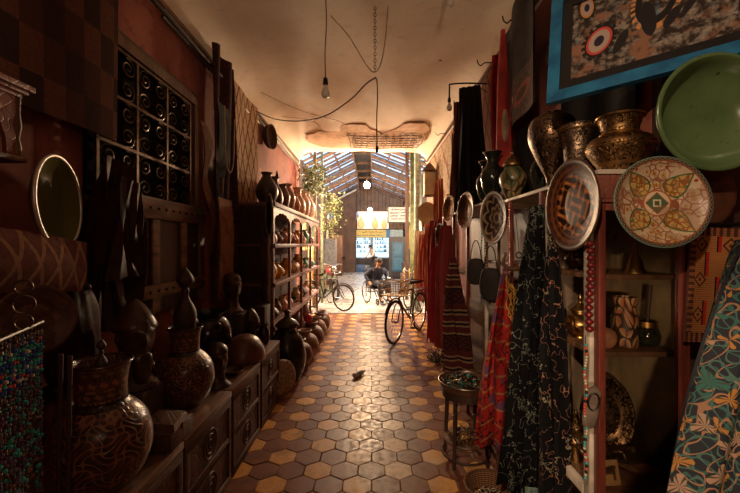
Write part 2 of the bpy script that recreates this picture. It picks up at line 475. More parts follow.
# ceiling with coved edges
def ceiling():
    mb = MB(); prof = [(-1.75, 3.42)]
    r = .3
    for k in range(9):
        a = PI - k * PI / 16; prof.append((-1.72 + r + r * math.cos(a), 3.55 + r * math.sin(a)))
    for k in range(1, 12): prof.append((-1.42 + k * (1.04 + 1.42) / 12, 3.85 + .015 * math.sin(k * 1.3)))
    for k in range(9):
        a = PI / 2 - k * PI / 16; prof.append((1.34 - r + r * math.cos(a), 3.55 + r * math.sin(a)))
    prof.append((1.37, 3.42))
    pts = prof + [(1.6, 3.42), (1.6, 4.1), (-2.0, 4.1), (-2.0, 3.42)]
    ny = 24
    rings = []
    for j in range(ny + 1):
        y = -1.6 + 10.45 * j / ny
        rings.append([mb.bm.verts.new((p[0], y, p[1] + (.012 * math.sin(y * 1.7 + p[0] * 2) if 3.6 < p[1] < 4 else 0))) for p in pts])
    n = len(pts)
    for j in range(ny):
        for k in range(n): mb.face([rings[j][k], rings[j][(k + 1) % n], rings[j + 1][(k + 1) % n], rings[j + 1][k]])
    mb.face(rings[0]); mb.face(rings[-1][::-1])
    o = struct('ceiling', mb, M_ceil)
    # the ceiling opens out over the wider near end on the right
    struct('ceiling_side', MB().boxb(1.601, 2.7, -1.6, 1.75, 3.5, 3.7), M_ceil)
    rr = random.Random(5)
    ol = []
    top = [(-1.30, 7.35), (-1.0, 7.15), (-.62, 7.2), (-.52, 6.75), (-.1, 6.8), (.2, 7.3), (.42, 7.05), (.6, 6.75), (1.0, 6.65), (1.12, 7.1), (1.2, 7.6), (1.02, 8.0), (.9, 8.35), (.2, 8.45), (-.6, 8.4), (-1.1, 8.3), (-1.34, 7.9)]
    for i, p in enumerate(top):
        q = top[(i + 1) % len(top)]
        for t in (0, .33, .66): ol.append((p[0] + (q[0] - p[0]) * t + rr.uniform(-.03, .03), p[1] + (q[1] - p[1]) * t + rr.uniform(-.05, .05)))
    b = MB().prism(ol, .02, at((0, 0, 3.825))).build('bare_plaster', M_bare, o)
    g = MB()
    for k in range(13):
        x = -.45 + k * .125
        g.tube([(x + rr.uniform(-.02, .02), 7.35 + rr.uniform(-.2, .05), 3.80), (x + .02, 7.8, 3.785), (x + rr.uniform(-.05, .05), 8.3, 3.80)], .012, 6)
    for k in range(6):
        y = 7.35 + k * .18
        g.tube([(-.55 + rr.uniform(0, .2), y, 3.81), (0, y + .03, 3.79), (.5, y - .02, 3.785), (1.12 - rr.uniform(0, .2), y, 3.81)], .009, 6)
    g.build('exposed_wire_mesh', plain('rust', (.10, .045, .02), .8), o)
ceiling()
struct('wall_left', MB().boxb(-1.9, -1.72, -1.6, 8.85, -.05, 3.6), M_red)
struct('wall_right', MB().boxb(1.34, 1.6, 1.76, 8.85, -.05, 3.6), M_red)
struct('wall_right_return', MB().boxb(1.601, 2.7, 1.76, 1.96, -.05, 3.5), M_red)
struct('wall_right_near', MB().boxb(2.6, 2.8, -1.6, 1.759, -.05, 3.5), M_red)
struct('wall_back', MB().boxb(-1.9, 2.8, -1.8, -1.601, -.05, 3.9), M_red)
# hall
M_hwall = plain('hall_wall', (.10, .06, .038), .8, 0, .4, 3)
struct('wall_hall_left', MB().boxb(-2.5, -2.3, 8.86, 24.4, -.05, 4.45), M_hwall)
struct('wall_hall_right', MB().boxb(2.1, 2.3, 8.86, 24.4, -.05, 4.45), M_hwall)
struct('wall_hall_near', MB().boxb(-2.5, 2.3, 8.86, 8.98, 4.11, 5.3).boxb(-2.29, -1.76, 8.86, 8.98, 0, 4.11).boxb(1.4, 2.09, 8.86, 8.98, 0, 4.11), M_hwall)
def slats():
    g = G('plank_gable', .7); x, y, z = g.pos()
    k = g.frac(x * 4.2); n = g.noise(3, 4, g.vec)
    c = g.mix(g.step(n, .3, .7), (.17, .095, .055), (.27, .16, .095)); g.col(g.mix(k < .14, c, (.08, .045, .02))); g.bump(k > .14, .4, .01); return g.mat
struct('wall_hall_far', MB().boxb(-2.3, 2.1, 24.2, 24.4, 0, 5.9), slats())
# gable roof on purlins
M_sheet = None
def sheet():
    m = bpy.data.materials.new('translucent_sheet'); m.use_nodes = True; nt = m.node_tree; nt.nodes.clear()
    o = nt.nodes.new('ShaderNodeOutputMaterial'); t = nt.nodes.new('ShaderNodeBsdfTransparent'); t.inputs[0].default_value = (.62, .74, .86, 1)
    d = nt.nodes.new('ShaderNodeBsdfTranslucent'); d.inputs[0].default_value = (.5, .62, .74, 1)
    nz = nt.nodes.new('ShaderNodeTexNoise'); nz.inputs['Scale'].default_value = 2.5
    mr = nt.nodes.new('ShaderNodeMapRange'); mr.inputs[1].default_value = .35; mr.inputs[2].default_value = .65; mr.inputs[3].default_value = .2; mr.inputs[4].default_value = .8
    mi = nt.nodes.new('ShaderNodeMixShader')
    nt.links.new(nz.outputs[0], mr.inputs[0]); nt.links.new(mr.outputs[0], mi.inputs[0]); nt.links.new(t.outputs[0], mi.inputs[1]); nt.links.new(d.outputs[0], mi.inputs[2]); nt.links.new(mi.outputs[0], o.inputs[0]); return m
M_sheet = sheet()
M_raft = plain('rafter', (.16, .09, .055), .7, 0, .4, 5)
M_tin = plain('corrugated_roof', (.42, .33, .27), .6, .2, .4, 3)
roof = MB()
for sd, ex in ((-1, -2.5), (1, 2.3)):
    n = 40
    inner = -.72 if sd < 0 else .02
    def fn(u, v, sd=sd, ex=ex, inner=inner):
        x = ex + (inner - ex) * u; return (x, 8.98 + v * 15.3, 4.48 + .86 * u + .012 * math.sin(v * 260))
    roof.mi = 0
    roof.grid(fn, 2, 60, .01)
ro = struct('roof', roof, [M_sheet])
rb = MB()
for k in range(24):
    y = 9.4 + k * .63
    for sd, ex in ((-1, -2.4), (1, 2.2)):
        rb.tube([(ex, y, 4.40), (-.70 if sd < 0 else 0, y, 5.26)], .045 if k % 3 else .085, 4)
    if k % 3 == 0: rb.boxb(-.75, .05, y - .03, y + .03, 5.32, 5.42)
for x, z in ((-2.0, 4.60), (-1.35, 4.92), (-.72, 5.2), (.02, 5.2), (.7, 4.97), (1.35, 4.73), (1.9, 4.55)): rb.boxb(x - .03, x + .03, 9, 24.2, z, z + .07)
rb.build('rafters', M_raft, ro)
MB().boxb(-.76, .06, 9.0, 24.2, 5.62, 5.67).boxb(-.76, -.72, 9.0, 24.2, 5.34, 5.62).boxb(.02, .06, 9, 24.2, 5.34, 5.62).build('ridge_cover', plain('dark_sheet', (.035, .035, .045), .7), ro)
# far metal-clad stretch of roof (opaque, warm lit from below)


# wall skirting conduit along the left wall top
cb = MB()
for k, (dz, r) in enumerate(((0, .012), (-.05, .009), (.05, .008))):
    cb.tube(cat([(-1.69 + .01 * k, y, 3.50 - dz + .015 * math.sin(y * 2 + k)) for y in (3.0, 4, 5, 6, 7, 8, 8.8)], 3), r, 6)
struct('trim_cables', cb, M_cable)
c2 = MB().boxb(-1.719, -1.68, -1.5, 8.8, 3.585, 3.62)
struct('trim_left', c2, M_bwood)
struct('trim_right', MB().boxb(1.30, 1.339, 1.8, 8.8, 3.585, 3.62), M_bwood)

# ================================================================ right side: open shelf with a glazed end
ZT = 1.957
def shelf_unit():
    t = thing('display_cabinet', 'tall red wooden display cabinet with a glazed end and cream backed open bays', 'cabinet', (0, 0, 0))
    b = MB()   # red end frame
    y = 1.535
    b.boxb(.945, .975, y, y + .035, 0, ZT - .14, .003); b.boxb(1.285, 1.325, y, y + .035, 0, ZT, .003); b.boxb(.976, 1.284, y, y + .035, .02, .12, .003)
    b.build('end_frame', M_rwood, t)
    b = MB().boxb(.93, 1.20, y - .012, y + .034, ZT - .135, ZT - .022, .004)
    b.boxb(.95, 1.13, y - .016, y - .0125, ZT - .12, ZT - .035, .002)
    b.prism([(.93, 0), (1.18, 0), (1.16, -.03), (1.10, -.035), (1.07, -.055), (1.03, -.035), (.97, -.03), (.945, -.05)], .02, at((0, y + .022, ZT - .135), (PI / 2, 0, 0))).build('carved_cornice', M_rcarv, t)
    MB().boxb(.976, 1.284, y + .012, y + .016, .12, ZT - .137).build('glass_pane', M_bglass, t)
    for z in (1.52, 1.19, .60, .06):
        MB().boxb(.955, 1.315, y + .04, 3.02, z - .022, z, .003).build('shelf', M_bwood, t)
    MB().boxb(.93, 1.335, y - .02, 3.02, ZT - .02, ZT, .003).build('top_board', M_whitep, t)
    MB().boxb(1.318, 1.335, y + .036, 3.02, .0, ZT - .021).build('back_panel', M_cream, t)
    for (yy, m, wd) in ((1.575, M_whitep, .045), (2.02, M_rwood, .03), (2.47, M_rwood, .03), (2.72, M_bwood, .03), (3.0, M_whitep, .025)):
        MB().boxb(.93, .953, yy, yy + wd, 0, ZT - .021, .003).build('post', m, t)
    for yy in (1.97,):
        MB().boxb(.956, 1.317, yy, yy + .012, .61, ZT - .021).build('partition', wood('pale_brown_wood', (.27, .18, .11), .7), t)
    MB().boxb(.925, .952, 1.62, 3.0, .555, .60, .003).build('front_rail', M_whitep, t)
    return t
shelf_unit()
def shelf_far():
    t = thing('open_shelf_rack', 'dark wooden open shelf rack beyond the glazed cabinet, half hidden by hanging cloths', 'shelf', (0, 0, 0))
    for z in (1.35, .95, .45): MB().boxb(.96, 1.32, 3.06, 4.8, z - .02, z, .003).build('shelf', M_bwood, t)
    for yy in (3.04, 3.6, 4.2, 4.78): MB().boxb(.93, .96, yy, yy + .03, 0, 1.98, .003).build('post', M_bwood if yy < 3.1 else M_rwood, t)
    MB().boxb(.93, 1.33, 3.04, 4.82, 1.981, 2.0, .003).build('top_board', M_whitep, t)
    MB().boxb(1.3, 1.33, 3.04, 4.82, 0, 1.98).build('back_panel', M_bwood, t)
shelf_far()

# ---- pots standing on the cabinet top
sq = [(.055, 0), (.075, .0), (.10, .05), (.142, .115), (.150, .15), (.13, .185), (.088, .20), (.082, .23), (.095, .275), (.105, .29)]
t = thing('brass_pot', 'squat engraved brass pot with a wide flaring neck at the corner of the cabinet top', 'pot', (xs(620, 1.70), 1.70, ZT), .3, 'metal vessels on the cabinet top'); t.scale = (.92, .92, .94)
MB().pot(sq, 48, n=4).build('body', M_brasse, t)
MB().ring((0, 0, .29), .104, .006, 40).ring((0, 0, .205), .088, .006, 40).ring((0, 0, .14), .149, .004, 40).build('rim_band', M_brass, t)
cup = [(.055, 0), (.062, .01), (.055, .03), (.058, .05), (.068, .15), (.078, .26), (.088, .31), (.086, .33)]
t = thing('metal_beaker', 'metal beaker with a studded rim between squat brass pot and bulbous vase', 'beaker', (xs(578, 1.99), 1.99, ZT), 0, 'metal vessels on the cabinet top')
MB().pot(cup, 40, n=3).build('body', M_silve, t)
MB().ring((0, 0, .30), .087, .005, 36).build('rim_band', M_brass, t); MB().ring((0, 0, .045), .058, .006, 36).build('foot_band', M_brass, t)
s0 = MB().ball((0, 0, 0), .0055, 8).build('stud', M_brass, t); s0.location = (.088, 0, .315)
for k in range(1, 28): s1 = s0.copy(); COL.objects.link(s1); s1.location = (.088 * math.cos(k * PI / 14), .088 * math.sin(k * PI / 14), .315)
vs = [(.05, 0), (.05, .012), (.032, .05), (.042, .10), (.09, .20), (.128, .30), (.132, .37), (.115, .425), (.075, .45), (.055, .453), (.05, .47)]
put(MB().pot(vs, 44, n=4), 'bulbous_vase', M_dsilve, 'large bulbous engraved metal vase on a narrow foot, tallest on the cabinet top', 'vase', (xs(552, 2.19), 2.19, ZT), 0, 'metal vessels on the cabinet top')
jar = [(.06, 0), (.065, .01), (.05, .03), (.075, .10), (.10, .17), (.098, .22), (.07, .265), (.052, .29)]
t = thing('lidded_jar', 'round lidded jar painted with green and cream tulip panels on the cabinet top', 'jar', (xs(513, 2.86), 2.86, ZT), 0)
MB().pot(jar, 36, n=3).build('body', lattice('tulip_panels', (.05, .03, .015), (.35, .22, .10), (.10, .13, .05), 3, 18, .3), t)
l = MB().lathe([(.06, .285), (.075, .295), (.07, .32), (.04, .365), (.015, .38), (.012, .395), (.02, .405), (.0, .43)], 32, n=2).build('lid', M_brasse, t)
dv = [(.05, 0), (.055, .01), (.045, .03), (.08, .12), (.10, .21), (.09, .28), (.055, .33), (.045, .38), (.07, .43), (.075, .44)]
t = thing('dark_vase', 'black glazed vase with a pale metal rim next to the tulip jar', 'vase', (1.05, 3.2, 2.0), 0, 'black glazed vases along the shelf tops')
MB().pot(dv, 32, n=3).build('body', M_dglaze, t)
MB().ring((0, 0, .44), .076, .005, 32).build('metal_rim', M_steel, t)
for x, y, s, r, l in ((1.10, 3.52, .98, 0, 'black glazed vase standing behind the first one left of the tulip jar'),
                   (1.08, 4.05, .8, 0, 'small black glazed vase left of the leaning round tray'),
                   (1.10, 4.55, .9, 0, 'black glazed vase at the far end of the shelf top'),
                   (1.20, 2.58, .88, 0, 'dark vase in the shade between tulip jar and bulbous vase')):
    z = 2.0 if y > 3.04 else ZT
    dup(t, l, (x, y, z), r, s)
# brass lidded urn beyond
t = thing('small_brass_urn', 'small brass urn at the far end of the shelf top', 'urn', (1.12, 5.0, 2.0), 0)
t.location = (1.02, 4.72, 2.0)
MB().pot([(.05, 0), (.09, .08), (.09, .16), (.05, .22), (.05, .26), (.07, .28)], 24, n=2).build('body', M_brass, t)

# ---- round plates and bowls
def plate_mat(name, kind):
    g = G(name, .38, 0, .4)
    x, y, z = g.tc('Object')
    R = g.m('SQRT', x * x + y * y); th = g.m('ARCTAN2', y, x)
    if kind == 'floral':
        rn = R / .168
        w = g.noise(14, 3)
        base = g.mix(g.step(w, .3, .7), (.50, .37, .23), (.60, .47, .31))
        # small red sprigs and ochre scallops between the leaves
        sp = g.voro(26); base = g.mix(sp < .16, base, (.33, .04, .02))
        sc_ = g.abs(g.sin(rn * 26 + g.abs(g.sin(th * 8 + PI / 4 * 0)) * 3)); zone = g.m('COSINE', (th - .6) * 4) * -1
        ve = g.voro(34, feat='DISTANCE_TO_EDGE'); vf = g.voro(34); zz = g.step(zone, -.2, .3) * (rn > .3)
        base = g.mix((vf < .34) * zz, base, (.46, .28, .08)); base = g.mix((vf < .16) * zz, base, (.30, .06, .03)); base = g.mix((ve < .07) * zz, base, (.30, .10, .05))
        # four pointed leaves
        a = g.abs(g.frac((th - .6) / (PI / 2) + .5 + 8) - .5) * (PI / 2)      # angle from nearest leaf axis
        t_ = g.m('DIVIDE', rn - .28, .64, clamp=True)
        wd = g.sin(g.m('POWER', t_, .75) * PI) * .235
        d = g.abs(g.sin(a) * rn)
        lf = (d < wd); base = g.mix(lf, base, (.05, .11, .045))
        inner = d < (wd - .035); base = g.mix(inner, base, (.50, .32, .09))
        base = g.mix(inner * (g.voro(48, feat='DISTANCE_TO_EDGE') < .10), base, (.28, .10, .03))
        base = g.mix(inner * (g.voro(40) < .2), base, (.06, .16, .07))
        # centre medallion
        base = g.mix(rn < .30, base, (.42, .12, .04)); base = g.mix(rn < .265, base, (.66, .52, .33))
        X = rn * g.m('COSINE', th - .6 + PI / 4); Y = rn * g.sin(th - .6 + PI / 4)
        dd = g.abs(X) + g.abs(Y) * 1.0; q = g.mx(g.abs(X), g.abs(Y))
        base = g.mix(dd < .25, base, (.30, .08, .03)); base = g.mix(dd < .215, base, (.06, .14, .07)); base = g.mix(q < .085, base, (.66, .52, .33)); base = g.mix(q < .05, base, (.08, .10, .05))
        # rim
        ch = g.m('MODULO', g.m('FLOOR', th * 60 / PI + 200) + g.m('FLOOR', rn * 32), 2)
        rim = rn > .915; base = g.mix(rim, base, g.mix(ch, (.02, .02, .015), (.22, .15, .09))); base = g.mix(g.abs(rn - .91) < .012, base, (.25, .08, .03)); base = g.mix((w > .56) * (rn < .9), base, g.mix(.5, base, (.25, .10, .04)))
        base = g.mix(rn > .985, base, (.10, .19, .15))
    elif kind == 'orange':
        rn = R / .195; w = g.noise(12, 3)
        sw = g.sin(x * 60 + g.sin(y * 55) * 1.3); sv = g.sin(y * 60 + g.sin(x * 55) * 1.3)
        q1 = g.abs(sw) * .5 + g.abs(sv) * .5
        base = g.mix(q1 < .60, (.025, .010, .007), (.50, .15, .035)); base = g.mix(g.abs(q1 - .42) < .035, base, (.04, .014, .008))
        base = g.mix(q1 < .28, base, (.62, .26, .06)); base = g.mix(q1 < .11, base, (.05, .015, .008)); base = g.mix(g.abs(g.abs(sw - sv) - .9) < .10, base, (.06, .018, .01))
        k = g.sin(th * 22) * .5 + g.sin(rn * 50)
        base = g.mix(rn > .72, base, g.mix(k > .35, (.16, .05, .02), (.045, .016, .01)))
        base = g.mix(rn > .93, base, (.08, .035, .02))
    elif kind == 'rosette':
        rn = R / .185
        s1 = g.abs(g.sin(th * 4)); 
        l1 = g.abs(rn - (.62 + s1 * .20)); l2 = g.abs(rn - (.34 + s1 * .16)); l3 = g.abs(rn - .16 - s1 * .04); l4 = g.abs(rn - .93)
        ln = g.mn(g.mn(l1, l2), g.mn(l3, l4)); ln2 = g.abs(ln - .05)
        base = g.mix(ln < .022, (.028, .017, .012), (.42, .29, .18)); base = g.mix(ln2 < .009, base, (.30, .19, .11))
        base = g.mix((g.voro(38) < .13) * (rn > .5), base, (.22, .13, .07))
    g.col(base); g.bump(g.noise(40, 3), .08, .002); return g.mat
def dish(R, depth, th=.006, rimw=.02, seg=56):
    """shallow dish, opening along +z"""
    o = [(.0, 0), (R * .45, 0), (R * .5, -.004), (R * .52, 0), (R * .8, depth * .45), (R * .94, depth * .9), (R, depth)]
    p = [(q.x, q.y) for q in cat([(a, b, 0) for a, b in o], 3)]
    inn = [(max(a - th * .6, 0), b + th) for a, b in reversed(p)]; inn[-1] = (0, th)
    return MB().lathe(p[0:] + [(R + .004, depth + th * .5)] + inn, seg)
def face(n, spin=0):
    """euler turning local +z to direction n"""
    q = Vector(n).normalized().to_track_quat('Z', 'Y'); return (q @ Euler((0, 0, spin)).to_quaternion()).to_euler()
def hang(mb, name, m, label, cat_, loc, n, spin=0, group=None):
    o = mb.build(name, m); o.location = loc; o.rotation_euler = face(n, spin); return tag(o, label, cat_, group)
Y = 1.38; hang(dish(.165, .035), 'painted_plate', plate_mat('floral_glaze', 'floral'), 'cream ceramic plate with four green edged leaves hung on the cabinet end', 'plate', (xs(656, Y), Y, zs(203.5, Y)), (-.10, -1, .08), .15, 'round dishes hung on the right')
def bowlgreen():
    g = G('green_glaze', .22, 0, .6); n1 = g.noise(5, 4); n2 = g.noise(50, 3); v = g.voro(9)
    c = g.mix(g.step(n1, .3, .7), (.075, .125, .048), (.11, .17, .066)); c = g.mix(g.step(n2, .62, .75) * .6, c, (.04, .06, .02))
    c = g.mix(v < .07, c, (.05, .06, .03)); g.col(c); g.bump(n2, .1, .002); return g.mat
gb = [(0, 0), (.09, 0), (.1, -.01), (.11, 0), (.17, .035), (.205, .095), (.213, .10), (.218, .108), (.212, .114), (.198, .108), (.165, .047), (.1, .014), (0, .01)]
hang(MB().lathe(gb, 64, n=3), 'green_bowl', bowlgreen(), 'large green glazed bowl hung under the blue framed picture', 'bowl', (xs(694, 1.47), 1.47, zs(121, 1.47)), (-.06, -1, -.02), 0, 'round dishes hung on the right')
Y = 1.655; hang(dish(.20, .03), 'orange_plate', plate_mat('orange_glaze', 'orange'), 'deep dark rimmed plate with orange and black lozenges hung on the shelf front', 'plate', (.922, Y, zs(205, Y)), (-1, -.06, 0), .4, 'round dishes hung on the right')
Y = 2.62; hang(dish(.185, .035), 'rosette_plate', plate_mat('rosette_glaze', 'rosette'), 'black plate with a pale outlined rosette hung on the shelf front', 'plate', (.895, Y, zs(218, Y)), (-.98, -.18, 0), .3, 'round dishes hung on the right')
hang(dish(.17, .03), 'metal_tray', M_dsilve, 'dark engraved metal tray leaning on end on the shelf top beside black vases', 'tray', (.90, 3.42, zs(213, 3.42) + .02), (-.97, -.2, .05), 0)
hang(dish(.14, .03), 'round_dish', M_bglaze, 'small dark round dish hung below the far end of the shelf top', 'dish', (.86, 4.45, zs(235, 4.45)), (-.97, -.22, 0))
hang(dish(.15, .03), 'bronze_tray', M_brasse, 'dull bronze tray leaning at the far shelf top above the maroon cloth', 'tray', (.89, 4.1, zs(209, 4.1)), (-.97, -.2, .05))

# ---- inside the glazed end
def inz(px, z, Y=1.75): return (xs(px, Y), Y, z)
def mt(a, b=.5): return (xs(a, 1.7), 1.7, b)
put(MB().lathe([(0, 0), (.048, 0), (.045, .008), (.036, .02), (.027, .06), (.012, .085), (.007, .14), (.0, .145)], 28, n=1), 'brass_handbell', M_brass, 'small brass bell shaped funnel on the top shelf behind the glass', 'bell', (1.17, 1.64, 1.521))
put(MB().pot([(.05, 0), (.052, .01), (.05, .10), (.046, .15), (.04, .17), (.046, .2), (.048, .22)], 28), 'painted_pot', lattice('zigzag_pot', (.04, .02, .012), (.52, .30, .16), (.42, .14, .06), 3, 32, .5, line=.4), 'clay pot with black painted diamonds on the middle shelf behind the glass', 'pot', (1.155, 1.68, 1.19))
t = thing('incense_pot', 'dark glazed pot with a stick leaning in it behind the glass', 'pot', (1.25, 1.68, 1.19))
MB().pot([(.03, 0), (.05, .015), (.055, .05), (.045, .08), (.04, .09), (.044, .11)], 28).build('body', M_dglaze, t)
MB().lathe([(.041, .085), (.046, .088), (.046, .112), (.041, .112)], 28).build('brass_collar', M_brass, t)
MB().tube([(.0, .0, .05), (.03, .02, .27)], [.006, .012], 8).build('stick', M_dwood, t)
put(MB().lathe([(0, 0), (.03, .006), (.048, .04), (.04, .075), (.01, .09), (0, .09)], 24, n=2), 'round_gourd', M_clay, 'little round brown gourd at the left of the middle shelf behind the glass', 'gourd', (1.035, 1.64, 1.19))
hang(dish(.165, .02), 'oval_dish', M_dsilve, 'big oval metal dish standing on edge on the lower shelf behind the glass', 'dish', (1.16, 1.83, .605 + .20), (-.25, -.95, .12)).scale = (.72, 1.15, 1)
def teapot(name, label, loc, rot, sc=1, m=M_brass, spout=1):
    t = thing(name, label, 'teapot', loc, rot)
    t.scale = (sc, sc, sc)
    MB().lathe([(0, 0), (.045, 0), (.04, .012), (.05, .02), (.085, .06), (.088, .09), (.06, .125), (.045, .135), (.042, .15), (0, .15)], 28, n=2).build('body', m, t)
    MB().lathe([(.05, .15), (.052, .156), (.03, .18), (.012, .2), (.010, .212), (.016, .222), (.006, .25), (0, .255)], 24, n=2).build('lid', m, t)
    MB().tube(cat([(.075, 0, .05), (.12, 0, .08), (.13, 0, .12), (.16, 0, .155)], 4), [.02 - .012 * i / 12 for i in range(13)], 10).build('spout', m, t)
    MB().tube(cat([(-.06, 0, .13), (-.11, 0, .15), (-.13, 0, .1), (-.08, 0, .05)], 4), .007, 8).build('handle', m, t)
    return t
teapot('brass_teapot', 'polished brass teapot with a pointed lid on the middle shelf left of the cabinet post', (1.035, 1.83, 1.19), 3.9, .85)
teapot('dark_teapot', 'tarnished dark teapot on the upper shelf beneath the orange plate', (1.04, 1.86, 1.52), 3.9, .7, M_dsilve)
teapot('dull_brass_teapot', 'dull brass teapot on the bottom shelf beside the grey cloth shoe', (1.035, 1.87, .60), 3.9, .85, M_brasse)
teapot('glazed_case_teapot', 'pewter teapot under the standing oval dish behind the glass', (1.07, 1.72, .605), 2.4, .72, M_silve)
put(MB().lathe([(0, 0), (.03, 0), (.035, .01), (.1, .04), (.115, .06), (.09, .075), (.03, .095), (.02, .1), (.012, .11), (0, .118)], 36, n=2), 'covered_dish', M_silve, 'low covered metal dish at the right of the lower shelf behind the glass', 'dish', (1.205, 1.70, .605))
put(MB().lathe([(0, 0), (.05, 0), (.055, .06), (.05, .12), (0, .12)], 24), 'brass_canister', M_brass, 'short shiny brass canister in front of the dull brass teapot', 'canister', (.995, 1.80, .60), 0, None, .6)
t = thing('picture_card', 'small tan card with a dark animal silhouette leaning behind the glass', 'card', (1.035, 1.60, .605), (-.25, 0, .1))
MB().boxb(-.05, .05, -.002, .002, 0, .10).build('card', plain('tan_card', (.42, .24, .11), .8, 0, .1), t)
MB().prism([(-.03, .02), (-.02, .02), (-.018, .045), (.018, .045), (.02, .02), (.03, .02), (.03, .06), (.038, .075), (.02, .08), (-.02, .07), (-.036, .075)], .002, at((0, -.003, 0), (PI / 2, 0, 0))).build('silhouette', plain('ink', (.04, .02, .012), .8), t)
for k, (x, y, z, s, l) in enumerate(((1.03, 2.35, .60, 1, 'dim metal bowl far back on the bottom shelf left of the teapot'), (1.1, 2.7, 1.19, .9, 'dim metal bowl on the middle shelf behind the black shawls'),
        (1.15, 2.33, 1.52, .8, 'small metal bowl on the upper shelf left of the dark teapot'))):
    if k == 0: bw = put(MB().pot([(.04, 0), (.09, .03), (.12, .09), (.125, .1)], 28), 'metal_bowl', M_silve, l, 'bowl', (x, y, z), 0, 'metal bowls in the shelf bays', s)
    else: dup(bw, l, (x, y, z), 0, s)

# ---- blue framed picture leaning across the corner
A = Vector((.875, 1.83, 2.33)); B = Vector((1.352, 1.40, 2.345))
ux = (B - A).normalized(); up = Vector((.14, .13, .80)); up = (up - ux * up.dot(ux)).normalized(); nn = up.cross(ux).normalized()
if nn.y > 0: nn = -nn
Lw = .78; Lh = .62
def canvas():
    g = G('swirled_canvas', .35, 0, .5)
    x, y, z = g.tc('UV')
    w = g.noise(7, 3, g.comb(x, y)); w2 = g.noise(9, 4, g.comb(x + 5, y)); w3 = g.noise(26, 4, g.comb(x, y), .7)
    base = g.mix(g.step(w3, .42, .66), (.025, .014, .011), (.30, .245, .195)); base = g.mix(g.step(w2, .52, .62), base, (.26, .12, .07)); base = g.mix(g.step(w, .58, .66) * .7, base, (.11, .20, .27))
    # dotted teardrop outlines and black limbs
    def blob(cx, cy, rx, ry, rot):
        X = (x - cx) * math.cos(rot) + (y - cy) * math.sin(rot); Y_ = (y - cy) * math.cos(rot) - (x - cx) * math.sin(rot)
        return g.m('SQRT', (X / rx) * (X / rx) + (Y_ / ry) * (Y_ / ry)), g.m('ARCTAN2', Y_, X)
    base_ = base
    for (cx, cy, rx, ry, rot, ca) in ((.115, .17, .052, .072, -.3, (.55, .06, .05)), (.06, .38, .03, .06, .1, (.55, .22, .06)), (.24, .45, .06, .05, .6, (.6, .04, .04)), (.55, .40, .10, .05, .5, (.2, .1, .05))):
        d, th = blob(cx, cy, rx, ry, rot)
        base_ = g.mix((d < 1.35) * (g.sin(th * 14) > -.2), base_, (.012, .01, .01)); base_ = g.mix(d < 1.12, base_, (.012, .01, .01)); base_ = g.mix(d < .98, base_, ca); base_ = g.mix(d < .8, base_, (.42, .31, .25)); base_ = g.mix(d < .38, base_, (.02, .015, .03))
    for (cx, cy, rx, ry, rot) in ((.33, .29, .075, .13, -.15),):
        d, th = blob(cx, cy, rx, ry, rot)
        base_ = g.mix((g.abs(d - 1.1) < .12) * (g.sin(th * 22) > .1), base_, (.60, .26, .08)); base_ = g.mix(g.abs(d - .85) < .16, base_, (.012, .01, .012))
    for (cx, cy, rx, ry, rot) in ((.30, .20, .028, .09, .1), (.38, .17, .02, .05, -.5), (.20, .13, .02, .06, -.4), (.47, .26, .018, .13, -.5), (.60, .17, .03, .03, 0), (.64, .30, .012, .12, .5)):
        d, th = blob(cx, cy, rx, ry, rot); base_ = g.mix(d < 1, base_, (.015, .012, .015))
    g.col(base_); g.bump(w3, .5, .004); return g.mat
def blue():
    g = G('blue_frame_paint', .35); n1 = g.noise(9, 5); g.col(g.mix(g.step(n1, .35, .65), (.005, .085, .20), (.02, .18, .34))); g.bump(n1, .2, .003); return g.mat
Mf = Matrix((( ux.x, up.x, nn.x, A.x), (ux.y, up.y, nn.y, A.y), (ux.z, up.z, nn.z, A.z), (0, 0, 0, 1)))
t = thing('framed_picture', 'large abstract picture in a bright blue frame leaning over the brass pots', 'picture')
t.matrix_world = Mf
def frame_piece(w, outer, inner, z0, z1):
    mb = MB(); (a, b, c, d) = outer; (e, f, g_, h) = inner
    for q in (((a, b), (c, b), (g_, f), (e, f)), ((c, b), (c, d), (g_, h), (g_, f)), ((c, d), (a, d), (e, h), (g_, h)), ((a, d), (a, b), (e, f), (e, h))): mb.prism([(p[0] * .998 + .0005, p[1]) for p in q], z1 - z0, at((0, 0, z0)))
    return mb
frame_piece(0, (0, 0, Lw, Lh), (.055, .055, Lw - .055, Lh - .055), 0, .03).build('blue_frame', blue(), t)
frame_piece(0, (.055, .055, Lw - .055, Lh - .055), (.10, .10, Lw - .10, Lh - .10), .001, .02).build('black_slip', plain('black_paint', (.012, .011, .012), .3, 0, .2), t)
mb = MB().grid(lambda u, v: (.10 + u * (Lw - .2), .10 + v * (Lh - .2), .006), 4, 4, .006, Lw - .2, Lh - .2); mb.build('canvas', canvas(), t)

